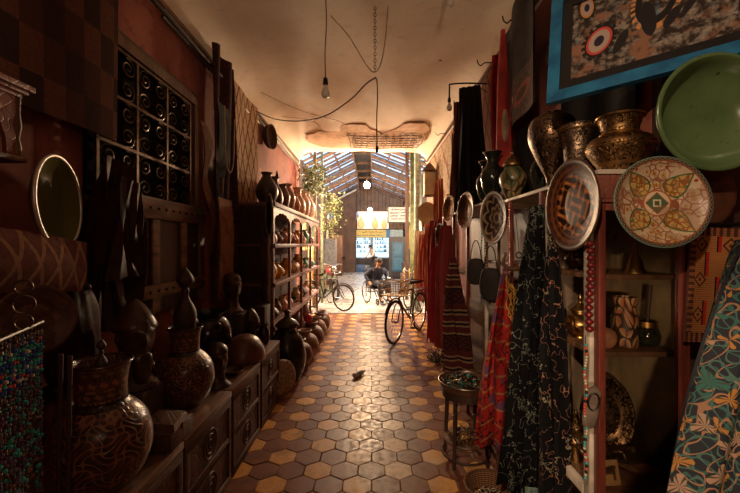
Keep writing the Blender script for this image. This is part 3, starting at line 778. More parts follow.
# ---- kilim and flowered cloth hung right of the cabinet
def kil():
    g = G('rust_kilim', .9, 0, .15); u, v, _ = g.tc('UV')
    base = g.mix(g.step(g.noise(7, 4), .3, .7), (.30, .11, .034), (.40, .16, .05))
    d = g.abs(g.frac(u * 9) - .5) * .9 + g.abs(g.frac(v * 7) - .5); base = g.mix((g.abs(d - .2) < .035) + (d < .06), base, (.09, .02, .015))
    um = g.abs(u - .22)
    st = g.m('FLOOR', v * 10); stp = .09 + g.m('MODULO', st, 2) * .045
    base = g.mix(g.abs(um - stp) < .006, base, (.40, .02, .015)); base = g.mix(g.abs(um - stp - .009) < .003, base, (.02, .01, .01))
    zz = g.frac(v * 40 + u * 0) > .5
    e = (u < .03) + (u > .42); base = g.mix(e, base, g.mix(zz, (.08, .03, .02), (.26, .09, .035)))
    e2 = g.mx(v < .035, v > .43); base = g.mix(e2, base, g.mix(g.frac(u * 40) > .5, (.07, .025, .015), (.26, .09, .035)))
    g.col(base); g.bump(g.sin(v * 700) + g.noise(80, 3), .4, .003); return g.mat
Y = 1.50
o = put(MB().grid(lambda u, v: (u * .46, .012 * math.sin(u * 9), -v * .47), 24, 16, .008, .46, .47), 'kilim_rug', kil(), 'small rust orange kilim with a stepped red outline hung right of the cabinet', 'rug', (xs(691, Y), Y, zs(226, Y)), (0, .06, .03))
def floral():
    g = G('flowered_cloth', .75, 0, .3); u, v, _ = g.tc('UV')
    w = g.noise(5, 2)
    uv = g.comb(u + (w - .5) * .05, v)
    base = g.mix(0.0, (.012, .014, .02), (.012, .014, .02))
    # curling stems
    for (sc_, ca, o1) in ((74, (.025, .09, .07), 0), (74, (.26, .13, .07), 1.4), (74, (.05, .11, .09), 2.6)):
        t_ = g.sin(u * sc_ + g.sin(v * 44 + o1) * 2.2 + o1) + g.sin(v * sc_ * .9 + g.sin(u * 48 + o1 * 2) * 2.2)
        base = g.mix(g.abs(t_ + .35) < .25, base, ca)
    v1 = g.voro(12.5, uv); n = g.n('ShaderNodeTexVoronoi'); g.put(n.inputs['Vector'], uv); n.inputs['Scale'].default_value = 12.5
    cr = V(g, n.outputs['Color']); sep = g.n('ShaderNodeSeparateColor'); g.nt.links.new(cr.k, sep.inputs[0]); h = V(g, sep.outputs[0])
    ps = g.n('ShaderNodeSeparateXYZ'); sub = g.n('ShaderNodeVectorMath'); sub.operation = 'SUBTRACT'; g.put(sub.inputs[0], uv); g.nt.links.new(n.outputs['Position'], sub.inputs[1]); g.nt.links.new(sub.outputs[0], ps.inputs[0])
    th = g.m('ARCTAN2', V(g, ps.outputs[1]), V(g, ps.outputs[0])) + h * 6
    pet = V(g, n.outputs['Distance']) < (.35 + g.sin(th * 3) * .14) 
    colr = g.mix(h > .33, (.36, .15, .03), (.32, .19, .125)); colr = g.mix(h > .72, colr, (.02, .11, .09))
    colr = g.mix(g.sin(th * 9) > .6, colr, (.05, .05, .03))
    base = g.mix(pet, base, colr)
    g.col(base); g.bump(g.noise(70, 3), .25, .003); return g.mat
def floralcloth():
    def fn(u, v):
        w = .11 + .34 * v ** .8; x = .10 - w + u * (w + .18)
        y = .035 * math.sin(u * 17 + v * 3) + .02 * math.sin(u * 8) - .07 * math.sin(PI * u) * v
        return (x, y, -v * 1.15)
    return MB().grid(fn, 56, 40, .008, .6, 1.15)
put(floralcloth(), 'flowered_shawl', floral(), 'black cloth with big orange cream and teal flowers hanging at the right edge', 'shawl', (1.245, 1.22, zs(240, 1.22)), (0, 0, .12))
put(MB().lathe([(0, 0), (.05, .02), (.09, .1), (.085, .2), (.03, .26), (0, .26)], 20, n=2, sx=1.2, sy=.6), 'leather_pouch', plain('brown_leather', (.12, .045, .022), .4, 0, .4, 9, .4), 'brown leather pouch hung between the green bowl and the kilim', 'pouch', (1.42, 1.56, zs(228, 1.56)), 0)
put(MB().tube([(-.25, 0, 0), (.25, 0, .0)], .008, 8), 'hanging_rod', M_black, 'black rod between the kilim and the brown leather pouch', 'rod', (1.49, 1.53, zs(224, 1.5)), 0)
# dark wall boards behind picture and bowl
struct('wall_right_boards', MB().boxb(1.336, 2.5, 1.70, 1.759, 0.0, 3.5), M_dwood)

# ================================================================ hanging cloths on the right
def cloth_thing(name, label, cat_, mb, m, x, y, z, rz, group=None):
    return put(mb, name, m, label, cat_, (x, y, z), (0, 0, rz), group)
def redshawl():
    g = G('red_shawl_cloth', .8, 0, .2); u, v, _ = g.tc('UV')
    n1 = g.noise(5, 3); n2 = g.noise(14, 5)
    side = u + (n1 - .5) * .12
    base = g.mix(side > .15, (.37, .022, .016), (.50, .24, .045))
    vein = g.abs(g.noise(11, 3) - .5) < .022; base = g.mix(vein, base, (.05, .012, .015))
    base = g.mix((n1 > .56) * (side < .17), base, (.13, .05, .10)); base = g.mix(g.sin(v * 60) > .93, base, (.35, .14, .05))
    base = g.mix(g.step(n2, .6, .75) * .6, base, (.08, .01, .01))
    g.col(base); g.bump(n2 + g.noise(80, 3) * .5, .5, .006); return g.mat
t = thing('red_shawl', 'crimson shawl with an ochre fringe hanging beside the round jewellery table', 'shawl', (.835, 2.30, 1.50), (0, 0, -.45))
drape(.05, .27, 1.12, 3, .05, -.06, .05, .03, .008, 26, 3).build('cloth', redshawl(), t)
mb = MB(); rr = random.Random(8)
for k in range(150):
    v = (k / 150) ** .9; z = -.04 - v * 1.0; x = .03 + .085 * v + rr.uniform(-.035, .03); y = rr.uniform(-.06, -.02)
    mb.tube([(x, y, z), (x + rr.uniform(-.01, .03), y - .01, z - .03), (x + rr.uniform(-.01, .045), y + rr.uniform(-.02, .01), z - .07)], .0028, 4)
fr = mb.build('fringe', plain('ochre_yarn', (.50, .24, .045), .9, 0, .4, 30), t); fr['kind'] = 'stuff'; fr['label'] = 'ochre fringe'
def blackshawl(name, c1, c2):
    g = G(name, .8, 0, .2); u, v, _ = g.tc('UV')
    w = g.noise(7, 3); a = g.noise(13, 2)
    fld = g.abs(a - .5 + (w - .5) * .3)
    fine = g.noise(45, 2)
    ln = (g.abs(fine - .5) < .03) * (g.noise(5, 2) > .54)
    ln2 = (fld < .007)
    base = g.mix(ln2, (.004, .0035, .004), c1); base = g.mix(ln * (w > .5), base, c2)
    g.col(base); g.bump(ln + ln2, .5, .004); return g.mat
M_bs1 = blackshawl('black_shawl_grey_stitch', (.20, .20, .16), (.17, .18, .14)); M_bs2 = blackshawl('black_shawl_rose_stitch', (.34, .15, .10), (.30, .26, .16))
cloth_thing('black_shawl', 'black shawl with grey chain stitching hanging beside the crimson shawl', 'shawl', drape(.05, .26, 1.62, 3, .035, -.12, .02, .02, .008, 30, 5), M_bs1, .90, 2.0, 1.86, -.95, 'black embroidered shawls')
cloth_thing('black_shawl', 'black shawl with rose coloured stitching hanging nearest the brass teapots', 'shawl', drape(.04, .17, 1.60, 2, .03, .0, .03, .02, .008, 30, 9), M_bs2, .885, 1.80, 1.70, -.9, 'black embroidered shawls')
# necklaces
def necklace(name, label, x, y, z, n, r, cols, L, group=None, flat=1.0, seedd=1):
    t = thing(name, label, 'beads', (x, y, z), 0, group)
    rr = random.Random(seedd); dz = L / n; first = {}
    for k in range(n):
        i = rr.randrange(len(cols)) if len(cols) > 1 else 0
        p = (.004 * math.sin(k * .5), 0, -k * dz - .01)
        if i not in first: b = first[i] = MB().ball((0, 0, 0), r, 12, (1, 1, flat)).build('bead', cols[i], t)
        else: b = first[i].copy(); COL.objects.link(b)
        b.location = p
    MB().tube([(0, 0, .03), (0, 0, -L)], .0015, 5).build('cord', M_black, t); return t
M_b1 = plain('garnet_bead', (.13, .012, .012), .2, 0, .2); M_b2 = plain('turquoise_bead', (.05, .30, .26), .25, 0, .3); M_b3 = plain('coral_bead', (.5, .07, .035), .3, 0, .3); M_b4 = plain('bone_bead', (.5, .4, .28), .4, 0, .2); M_b5 = plain('cobalt_bead', (.03, .08, .28), .2, 0, .3)
necklace('garnet_necklace', 'string of chunky dark red beads hanging under the orange plate', .905, 1.53, 1.66, 13, .017, [M_b1], .38, None, .85)
necklace('mixed_necklace', 'long thin string of mixed red green and black beads in front of the cabinet post', .87, 1.50, 1.25, 46, .0062, [M_b3, M_b2, M_black, M_b4], .55)
for k, (x, y, z, L, c, l) in enumerate(((.90, 2.42, 1.93, .42, M_b3, 'short string of coral beads hanging from the shelf top beside the white post'), (.90, 2.9, 1.9, .55, M_b1, 'dark bead string hanging left of the rosette plate'), (.91, 3.05, 1.85, .65, M_b2, 'green bead string hanging behind the rosette plate'))):
    necklace('bead_string', l, x, y, z, 24, .008, [c], L, 'bead strings on the shelf front')
# cloth shoe and horn
t = thing('cloth_shoe', 'grey cloth slipper with a black edge hanging on the cabinet post', 'slipper', (.893, 1.50, .985), (0, .15, -.3)); t.scale = (.8, .8, .8)
MB().lathe([(0, -.10), (.025, -.095), (.036, -.03), (.03, .05), (.032, .09), (.0, .12)], 20, sx=1, sy=.6, n=2).build('sole', plain('grey_felt', (.13, .09, .065), .9, 0, .3), t)
MB().ring((0, -.02, .04), .024, .005, 20, rot=(PI / 2, 0, 0), sy=1.8).build('edging', M_black, t)
put(MB().tube(cat([(0, 0, .05), (-.02, 0, -.02), (.03, 0, -.06), (.10, 0, -.055), (.16, 0, -.04)], 5), [.008 + .012 * i / 20 for i in range(21)], 12), 'curved_horn', M_bwood, 'curved brown horn hanging on a cord below the rosette plate', 'horn', (.86, 2.36, 1.55), (0, 0, .2))
put(MB().ring((0, 0, 0), .018, .004, 16, rot=(PI / 2, 0, 0)).tube([(0, 0, .018), (-.02, 0, .25)], .002, 5), 'hanging_ring', M_black, 'small iron ring on a thin cord before the cream panel', 'ring', (.92, 2.30, 1.58), 0)
for k, (x, y, z, s, l) in enumerate(((.86, 2.66, 1.44, 1, 'dark leather bag hanging below the rosette plate'), (.85, 3.0, 1.5, .9, 'small dark leather bag hanging behind the crimson shawl'))):
    if k == 0:
        lb = thing('leather_bag', l, 'bag', (x, y, z), (0, 0, -.7), 'leather bags on the right shelf')
        MB().lathe([(0, -.2), (.06, -.19), (.085, -.1), (.07, 0), (.05, .03), (0, .04)], 20, n=2, sy=.5).build('body', plain('black_suede', (.02, .012, .01), .8), lb)
        MB().tube(cat([(-.05, 0, .02), (-.03, 0, .15), (0, 0, .2), (.03, 0, .15), (.05, 0, .02)], 4), .004, 6).build('strap', M_black, lb)
    else: dup(lb, l, (x, y, z), (0, 0, -.5), s)
# maroon and red cloths further along
M_mar = kilim('maroon_cloth', [(.26, .035, .030), (.32, .05, .04), (.20, .028, .024)], 6, mode='vstripe'); M_red2 = kilim('scarlet_cloth', [(.40, .03, .03), (.33, .02, .025), (.45, .05, .04)], 5, mode='vstripe')
M_orange = kilim('brick_cloth', [(.45, .13, .06), (.5, .18, .09), (.36, .09, .05)], 9, mode='vstripe'); M_dark = kilim('black_cloth', [(.012, .009, .009), (.016, .011, .01), (.02, .013, .012)], 6, mode='vstripe')
M_creamc = kilim('cream_cloth', [(.55, .40, .27), (.62, .46, .32), (.45, .3, .2)], 9, mode='vstripe'); M_pinkc = kilim('rose_cloth', [(.45, .10, .09), (.36, .07, .06), (.6, .3, .22)], 9, mode='vstripe')
M_kst = kilim('striped_kilim', [(.10, .02, .018), (.30, .17, .10), (.022, .012, .012)], 9, mode='stripe')
for (nm, lab, ct, mb, m, x, y, z, rz) in (
    ('maroon_drape', 'long maroon drape falling from under the shelf top beside the striped kilim bag', 'drape', drape(.20, .34, 1.42, 5, .035, -.05, .03, .0, .008, 26, 11), M_mar, .85, 4.2, 1.86, -1.1),
    ('red_drape', 'narrow scarlet drape with a pointed hem left of the maroon drape', 'drape', drape(.06, .26, 1.25, 3, .04, -.04, .03, .08, .008, 24, 12), M_red2, .86, 5.0, 1.6, -1.0),
    ('striped_kilim', 'brown and cream striped kilim folded over the shelf above the jewellery table', 'rug', drape(.07, .36, 1.12, 2, .045, .02, .05, -.03, .010, 26, 13), M_kst, .80, 3.60, 1.52, -.8),
    ('brick_drape', 'brick red pleated drape beside the pale pipe at the far end', 'drape', drape(.5, .62, 1.2, 7, .035, 0, .02, 0, .008, 22, 14), M_orange, 1.12, 6.9, 2.05, -1.2),
    ('cream_drape', 'cream pleated drape farthest along the right wall', 'drape', drape(.45, .6, 1.4, 6, .035, -.05, .02, 0, .008, 22, 15), M_creamc, 1.12, 8.3, 1.95, -1.1),
    ('rose_drape', 'rose coloured drape between the cream and brick red drapes', 'drape', drape(.45, .6, 1.4, 6, .035, 0, .02, 0, .008, 22, 16), M_pinkc, 1.12, 7.6, 1.85, -1.15),
    ('dark_red_drape', 'dark red drape hanging behind the bicycle on the right', 'drape', drape(.5, .7, 1.6, 6, .04, 0, .03, 0, .008, 22, 17), M_mar, 1.10, 6.1, 2.05, -1.2),
    ('black_drape', 'black drape hanging between the dark red and scarlet drapes', 'drape', drape(.2, .45, 1.4, 4, .04, 0, .03, 0, .008, 22, 18), M_dark, 1.06, 5.45, 1.8, -1.1),
    ('orange_drape', 'bright orange red drape hanging from the ceiling side at the far right', 'drape', drape(.25, .3, 1.2, 4, .02, 0, .0, 0, .008, 22, 19), M_orange, 1.15, 6.3, 2.75, -1.2)):
    cloth_thing(nm, lab, ct, mb, m, x, y, z, rz)
# upper right wall
put(MB().grid(lambda u, v: (0, -u * 2.0, -v * 1.25 + .015 * math.sin(u * 6)), 20, 10, .012, 2.0, 1.25), 'pale_tapestry', kilim('pale_tapestry_weave', [(.62, .48, .33), (.34, .16, .10), (.42, .26, .16), (.58, .44, .3)], 9, mode='curl'), 'pale worn tapestry hung high on the right wall near the ceiling end', 'tapestry', (1.31, 8.0, 3.47))
put(MB().grid(lambda u, v: (.01 * math.sin(v * 5 + u * 4), -u * 1.0, -v * 1.2), 14, 10, .012, 1.0, 1.2), 'red_carpet', kilim('red_carpet_weave', [(.26, .05, .03), (.16, .03, .02), (.42, .17, .09)], 7), 'red patterned carpet hung high on the right wall behind the bracket lamp', 'rug', (1.31, 5.9, 3.50))
put(MB().grid(lambda u, v: (.015 * math.sin(v * 5 + u * 7), -u * 1.15, -v * 1.2), 14, 10, .012, 1.15, 1.2), 'lattice_carpet', kilim('lattice_carpet_weave', [(.09, .02, .014), (.30, .09, .05), (.2, .05, .03)], 6, mode='line_diamond'), 'dark red carpet with a lozenge lattice hung behind the red plank', 'rug', (1.29, 4.8, 3.50))
# big dark carpet
def pais():
    g = G('paisley_carpet', .85, 0, .15); u, v, _ = g.tc('UV')
    base = g.mix(g.step(g.noise(9, 5), .35, .7), (.014, .008, .006), (.032, .015, .010))
    low = v > .62
    X = (u - .30) / .16; Y = (v - .80) / .075
    d = g.m('SQRT', (X + Y * .5) * (X + Y * .5) + Y * Y)
    base = g.mix(low, base, g.mix(g.step(g.noise(30, 3), .4, .6), (.05, .022, .012), (.10, .048, .025)))
    base = g.mix(d < 1.0, base, (.10, .03, .02)); base = g.mix(g.abs(d - .8) < .13, base, (.42, .30, .18))
    X2 = (u - .66) / .15; d2 = g.m('SQRT', (X2 + Y * .5) * (X2 + Y * .5) + Y * Y); base = g.mix(d2 < 1.0, base, (.26, .05, .03)); base = g.mix(d2 < .55, base, (.06, .02, .015))
    g.col(base); g.bump(g.noise(70, 3), .4, .004); return g.mat
put(MB().grid(lambda u, v: (.02 * math.sin(u * 9), -u * .95, -v * .98), 20, 10, .014, .95, .98), 'paisley_carpet', pais(), 'almost black carpet with pale paisleys at its hem hung left of the framed picture', 'rug', (1.27, 3.52, 3.62), (0, 0, -.15))
put(MB().grid(lambda u, v: (.015 * math.sin(u * 12), -u * .72, -v * 1.38), 16, 10, .012, .72, 1.38), 'dark_wall_sheet', M_dark, 'added black sheet darkening the wall behind the framed picture and brass pots', 'cloth', (1.30, 2.52, 3.40))  # near-black sheet added to darken the red wall behind the brass pots
# red plank with oval
t = thing('red_plank', 'narrow red painted plank under the ceiling edge with a cream oval at its foot', 'panel', (1.17, 3.30, 3.55), (0, 0, 0))
MB().prism([(-.015, 0), (.015, 0), (.055, -.55), (.075, -1.10), (.0, -1.22), (-.06, -1.20), (-.045, -.4)], .03, at((0, 0, 0), (PI / 2, 0, 0))).build('plank', plain('red_paint', (.42, .035, .025), .5, 0, .3, 6), t)
MB().lathe([(0, 0), (.033, 0), (.03, .006), (0, .008)], 24, at((.015, -.031, -.85), (PI / 2, 0, 0), (1, 4.4, 1))).build('cream_oval', plain('cream_oval_paint', (.50, .32, .2), .5, 0, .3, 12), t)
# black cloths on the bracket
t = thing('black_coat', 'black cloak hanging from the bracket lamp arm', 'cloak', (1.07, 4.02, 3.36), (0, 0, -.35))
drape(.22, .36, 1.33, 4, .045, .04, .05, .04, .01, 24, 31).build('cloth', M_dark, t)
cloth_thing('brown_hanging', 'red brown narrow hanging left of the black cloak', 'hanging', drape(.10, .16, 1.15, 2, .04, 0, .02, .02, .01, 22, 32), kilim('brown_hanging_weave', [(.17, .05, .03), (.24, .08, .05), (.10, .03, .02)], 8, mode='vstripe'), 1.0, 4.30, 3.30, -.5)
cloth_thing('green_cloth', 'dark teal narrow cloth below the black cloak', 'cloth', drape(.10, .12, .55, 2, .02, 0, .01, 0, .01, 12, 33), plain('teal_cloth', (.03, .07, .06), .8), 1.20, 3.72, 2.40, -.4)
cloth_thing('crimson_strip', 'thin crimson strip of cloth behind the cream oval', 'cloth', drape(.06, .08, 1.3, 2, .015, 0, .01, 0, .008, 12, 34), M_red2, 1.22, 3.62, 3.5, -.3)
cloth_thing('long_black_hanging', 'black hanging behind the tulip jar under the paisley carpet', 'hanging', drape(.5, .6, .62, 5, .03, 0, .0, 0, .01, 12, 35), M_dark, 1.29, 3.0, 2.62, -1.5)
# bracket lamp
t = thing('bracket_lamp', 'black iron bracket arm with a small unlit bulb reaching out from the right wall', 'lamp', (1.335, 4.05, 3.40))
MB().tube(cat([(0, 0, 0), (-.25, 0, .01), (-.46, 0, .0), (-.475, 0, -.03), (-.478, 0, -.16)], 3), .009, 8).tube([(0, 0, -.22), (-.02, 0, -.12), (-.2, 0, -.005)], .006, 6).build('arm', M_black, t)
def bulb_parts(t, z0, x0=0, s=1, m=None, y0=0):
    M = at((x0, y0, z0), (0, 0, 0), (s, s, s))
    MB().lathe([(0, 0), (.014, 0), (.018, -.012), (.02, -.05), (.016, -.055), (0, -.055)], 20, M).build('socket', M_black, t)
    return MB().lathe([(.013, -.05), (.014, -.065), (.022, -.085), (.0305, -.108), (.03, -.13), (.018, -.148), (0, -.153)], 24, M, n=3).build('bulb', m or M_bulb, t)
bulb_parts(t, -.15, -.478, .95)
# wall hooks
hk = None
for k, (y, l) in enumerate(((3.15, 'iron wall hook nearest the picture under the ceiling edge'), (3.9, 'iron wall hook above the bracket lamp'), (5.0, 'iron wall hook just beyond the bracket lamp'), (6.4, 'iron wall hook above the red carpet'))):
    if k == 0:
        hk = put(MB().tube(cat([(0, 0, 0), (-.10, 0, .0), (-.14, 0, -.03), (-.17, 0, -.01), (-.18, 0, .03)], 3), .006, 6), 'wall_hook', M_black, l, 'hook', (1.30, y, 3.56), 0, 'hooks along the right wall top')
    else: dup(hk, l, (1.30, y, 3.56))

# ---- jewellery table
t = thing('jewellery_table', 'low round dark wooden table with a tray top and a lower shelf piled with trinkets', 'table', (.725, 2.84, 0), .5); t.scale = (1.08, 1.08, 1)
tz = .565
MB().lathe([(0, tz - .02), (.16, tz - .02), (.175, tz), (.185, tz + .035), (.192, tz + .04), (.186, tz + .045), (.176, tz + .012), (0, tz + .006)], 44).build('tray_top', M_bwood, t)
MB().ring((0, 0, tz + .04), .188, .005, 44).build('metal_rim', plain('pewter', (.2, .16, .12), .35, .9, .3), t)
MB().lathe([(.10, tz - .075), (.162, tz - .075), (.162, tz - .021), (.10, tz - .021)], 40).build('apron', M_dwood, t)
for k in range(4):
    a = k * PI / 2 + .35
    MB().tube([(.145 * math.cos(a), .145 * math.sin(a), tz - .03), (.15 * math.cos(a), .15 * math.sin(a), .3), (.165 * math.cos(a), .165 * math.sin(a), .0)], [.016, .015, .012], 10).build('leg', M_dwood, t)
MB().lathe([(0, .15), (.15, .15), (.155, .16), (.15, .17), (0, .17)], 36).build('lower_shelf', M_bwood, t)
MB().tube([(.165 * math.cos(a), .165 * math.sin(a), .06) for a in [k * 2 * PI / 32 for k in range(32)]], .008, 6, closed=True).build('stretcher', M_dwood, t)
def junk(name, label, loc, R, n, seedd, mats, top=.0, cat_='trinkets'):
    rr = random.Random(seedd); mbs = [MB() for _ in mats]
    for k in range(n):
        a = rr.uniform(0, 2 * PI); r = R * math.sqrt(rr.random()); x, y = r * math.cos(a), r * math.sin(a); z = .012 + rr.random() * top * (1 - (r / R) ** 2)
        mb = mbs[rr.randrange(len(mats))]; q = rr.random()
        if q < .45: mb.ring((x, y, z), rr.uniform(.012, .026), .0035, 14, 6, rot=(rr.uniform(-.8, .8), rr.uniform(-.8, .8), 0))
        elif q < .75: mb.ball((x, y, z), rr.uniform(.006, .012), 8, (1, rr.uniform(.6, 1.3), .8))
        else: mb.box((x, y, z), (rr.uniform(.02, .045), .008, .006), None, 0, (rr.uniform(-.4, .4), rr.uniform(-.4, .4), rr.uniform(0, 3)))
    big = MB(); mi = 0
    root = None
    bm = bmesh.new()
    o = None
    for i, mb in enumerate(mbs):
        if o is None: o = mb.build(name, mats[i])
        else: mb.build('coloured_pieces', mats[i], o)
    o.location = loc; tag(o, label, cat_, None, 'stuff'); return o
junk('jewellery_pile', 'heap of small rings bangles and beads in the tray top of the round table', (.72, 2.84, tz + .012), .165, 190, 4, [M_dsilve, M_brasse, M_black, M_bwood, M_silve, M_black, M_b2], .035)
junk('oddments_pile', 'small heap of metal oddments on the lower shelf of the round table', (.72, 2.84, .17), .12, 60, 5, [M_dsilve, M_brass, M_bwood], .03)
# basket
t = thing('wicker_basket', 'round woven basket on the floor in front of the jewellery table', 'basket', (.745, 2.30, 0), 0)
g = G('wicker', .75); u, v, _ = g.tc('UV')
k = g.sin(v * 520); kk = g.sin(u * 2 * PI * 40)
g.col(g.mix(g.step(k * .6 + kk * .4, -.5, .5), (.13, .045, .02), (.40, .20, .085))); g.bump(k + kk * .3, .6, .005); M_wick = g.mat
MB().pot([(.10, 0), (.115, .005), (.135, .06), (.155, .135), (.162, .15)], 48, t=.01).build('body', M_wick, t)
MB().ring((0, 0, .152), .158, .008, 48).build('rim', M_wick, t)
junk('basket_contents', 'trinkets heaped inside the woven floor basket', (.745, 2.30, .05), .10, 90, 6, [M_dsilve, M_brass, M_b4, M_black], .05)
# white leaflet at the foot of the shawls
put(MB().box((0, 0, 0), (.11, .002, .15), None, 0).box((0, -.002, .01), (.08, .001, .02)), 'leaflet', [plain('leaflet_print', (.16, .24, .20), .5, 0, .5, 30)], 'small pale green leaflet standing at the foot of the black shawls', 'leaflet', (.80, 1.83, .38), (-.5, .3, .3), None, .75)
put(MB().boxb(-.14, .14, -.12, .12, 0, .30, .01), 'low_box', M_dwood, 'dark box under the leaflet at the foot of the shawls', 'box', (.78, 1.86, 0), .2)
# dry twigs bundle
mb = MB(); rr = random.Random(21)
for k in range(110):
    a = rr.uniform(0, 2 * PI); p = Vector((rr.gauss(0, .05), rr.gauss(0, .08), rr.uniform(.015, .07))); pts = [p]
    d = Vector((math.cos(a), math.sin(a), rr.uniform(.1, .7)))
    for q in range(4):
        d = (d + Vector((rr.uniform(-.5, .5), rr.uniform(-.5, .5), rr.uniform(-.6, .35)))).normalized(); p = p + d * .05; p.z = max(p.z, .008); pts.append(p)
    mb.tube(pts, .004, 5)
o = put(mb, 'dry_twigs', plain('twig', (.05, .028, .018), .7), 'tangled heap of dark dry twigs on the floor beyond the round table', 'twigs', (.97, 5.2, 0)); o['kind'] = 'stuff'
# bottle on the floor
g = G('clouded_plastic', .18, 0, .5); g.col((.85, .86, .85)); g.b.inputs['Transmission Weight'].default_value = .08; g.bump(g.noise(30, 3), .5, .01); pet = g.mat
t = thing('plastic_bottle', 'crumpled clear plastic bottle lying on the tiles in the middle of the aisle', 'bottle', (xs(359, 4.62), 4.62, .034), (0, PI / 2 , .95))
MB().lathe([(0, -.1), (.028, -.1), (.032, -.09), (.03, -.05), (.033, -.03), (.029, 0), (.032, .03), (.03, .05), (.013, .085), (.012, .1)], 24, n=2).build('body', pet, t)
MB().lathe([(0, .098), (.015, .098), (.015, .115), (0, .115)], 16).build('cap', plain('white_plastic', (.6, .6, .6), .4), t)
MB().lathe([(.0335, -.045), (.0338, .025)], 24).build('paper_label', plain('bottle_label', (.55, .6, .62), .5, 0, .3, 60), t)

# ================================================================ left side
# carved chests making the long low bench
def chest(name, label, y0, y1, first=None):
    L = y1 - y0
    t = thing(name, label, 'chest', (-1.345, (y0 + y1) / 2, 0), 0, 'carved chests along the left wall')
    h = L / 2
    MB().boxb(-.36, .355, -h + .01, h - .01, .0, .585, .004).build('body', M_chest, t)
    MB().boxb(-.365, .375, -h + .003, h - .003, .586, .625, .006).build('lid', wood('chest_lid', (.20, .10, .055), .35, axis=1), t)
    f = MB()
    for (a, b, c, d) in ((-h + .012, h - .012, .0, .055), (-h + .012, h - .012, .53, .583), (-h + .012, h - .012, .29, .325), (-h + .012, -h + .06, .055, .53), (h - .06, h - .012, .055, .53)):
        f.boxb(.356, .372, a, b, c, d, .003)
    f.build('front_frame', M_chest, t)
    for z0 in (.06, .33):
        p = MB().boxb(.3555, .362, -h + .065, h - .065, z0, z0 + .19)
        p.build('carved_panel', M_carv, t)
        q = MB()
        for r in (.085, .055, .022): q.ring((.364, 0, z0 + .1), r, .006, 24, 6, rot=(0, PI / 2, 0))
        q.build('carved_rosette', M_chest, t)
    return t
ys = [.62, 1.27, 1.93, 2.60, 3.29, 3.98]
ls = ['carved wooden chest under the nearest painted vase', 'carved wooden chest between the two painted vases', 'carved wooden chest under the second painted vase', 'carved wooden chest under the black urn', 'carved wooden chest at the far end of the bench beneath the domed shell']
c0 = None
for i in range(5):
    if c0 is None: c0 = chest('carved_chest', ls[i], ys[i], ys[i] + .66)
    else: dup(c0, ls[i], (-1.345, ys[i] + .33, 0))
BZ = .625
vb = [(.08, 0), (.10, .005), (.15, .06), (.183, .14), (.187, .20), (.17, .28), (.13, .335), (.10, .362), (.092, .385), (.094, .46), (.106, .52), (.110, .53)]
M_vase = lattice('painted_vase_glaze', (.27, .13, .07), (.030, .016, .012), (.10, .028, .02), 9, 60, .28, line=.27, band=[(.50, .535, (.05, .03, .02)), (.545, .58, (.22, .11, .06)), (.59, .63, (.30, .12, .08)), (.64, .67, (.22, .11, .06)), (.68, .70, (.04, .02, .015))])
t = thing('painted_vase', 'big round bellied clay vase painted with interlaced bands nearest the viewer on the bench', 'vase', (xs(102, 1.56), 1.56, BZ), .4, 'painted vases on the bench')
MB().pot(vb, 56, n=4, t=.01).build('body', M_vase, t)
MB().ring((0, 0, .53), .109, .007, 48).build('rim', M_bglaze, t)
dup(t, 'second round bellied painted vase with a carved stopper figure in its mouth', (-1.19, 2.37, BZ), 1.4, .93)
# carved figure / stopper
def stopper(label, loc, s=1):
    t = thing('carved_stopper', label, 'carving', loc); t.scale = (s, s, s)
    MB().lathe([(0, -.1), (.05, -.1), (.075, 0), (.07, .08), (.04, .14), (.022, .18), (.028, .22), (.02, .24), (.05, .27), (.058, .30), (.03, .35), (.008, .38), (0, .385)], 24, n=2).build('body', M_dwood, t); return t
stopper('turned wooden stopper figure with a knobbed head standing in the second painted vase', (-1.19, 2.37, BZ + .53), .9)
stopper('small wooden stopper in the mouth of the nearest painted vase', (xs(102, 1.56) - .01, 1.57, BZ + .50), .32)
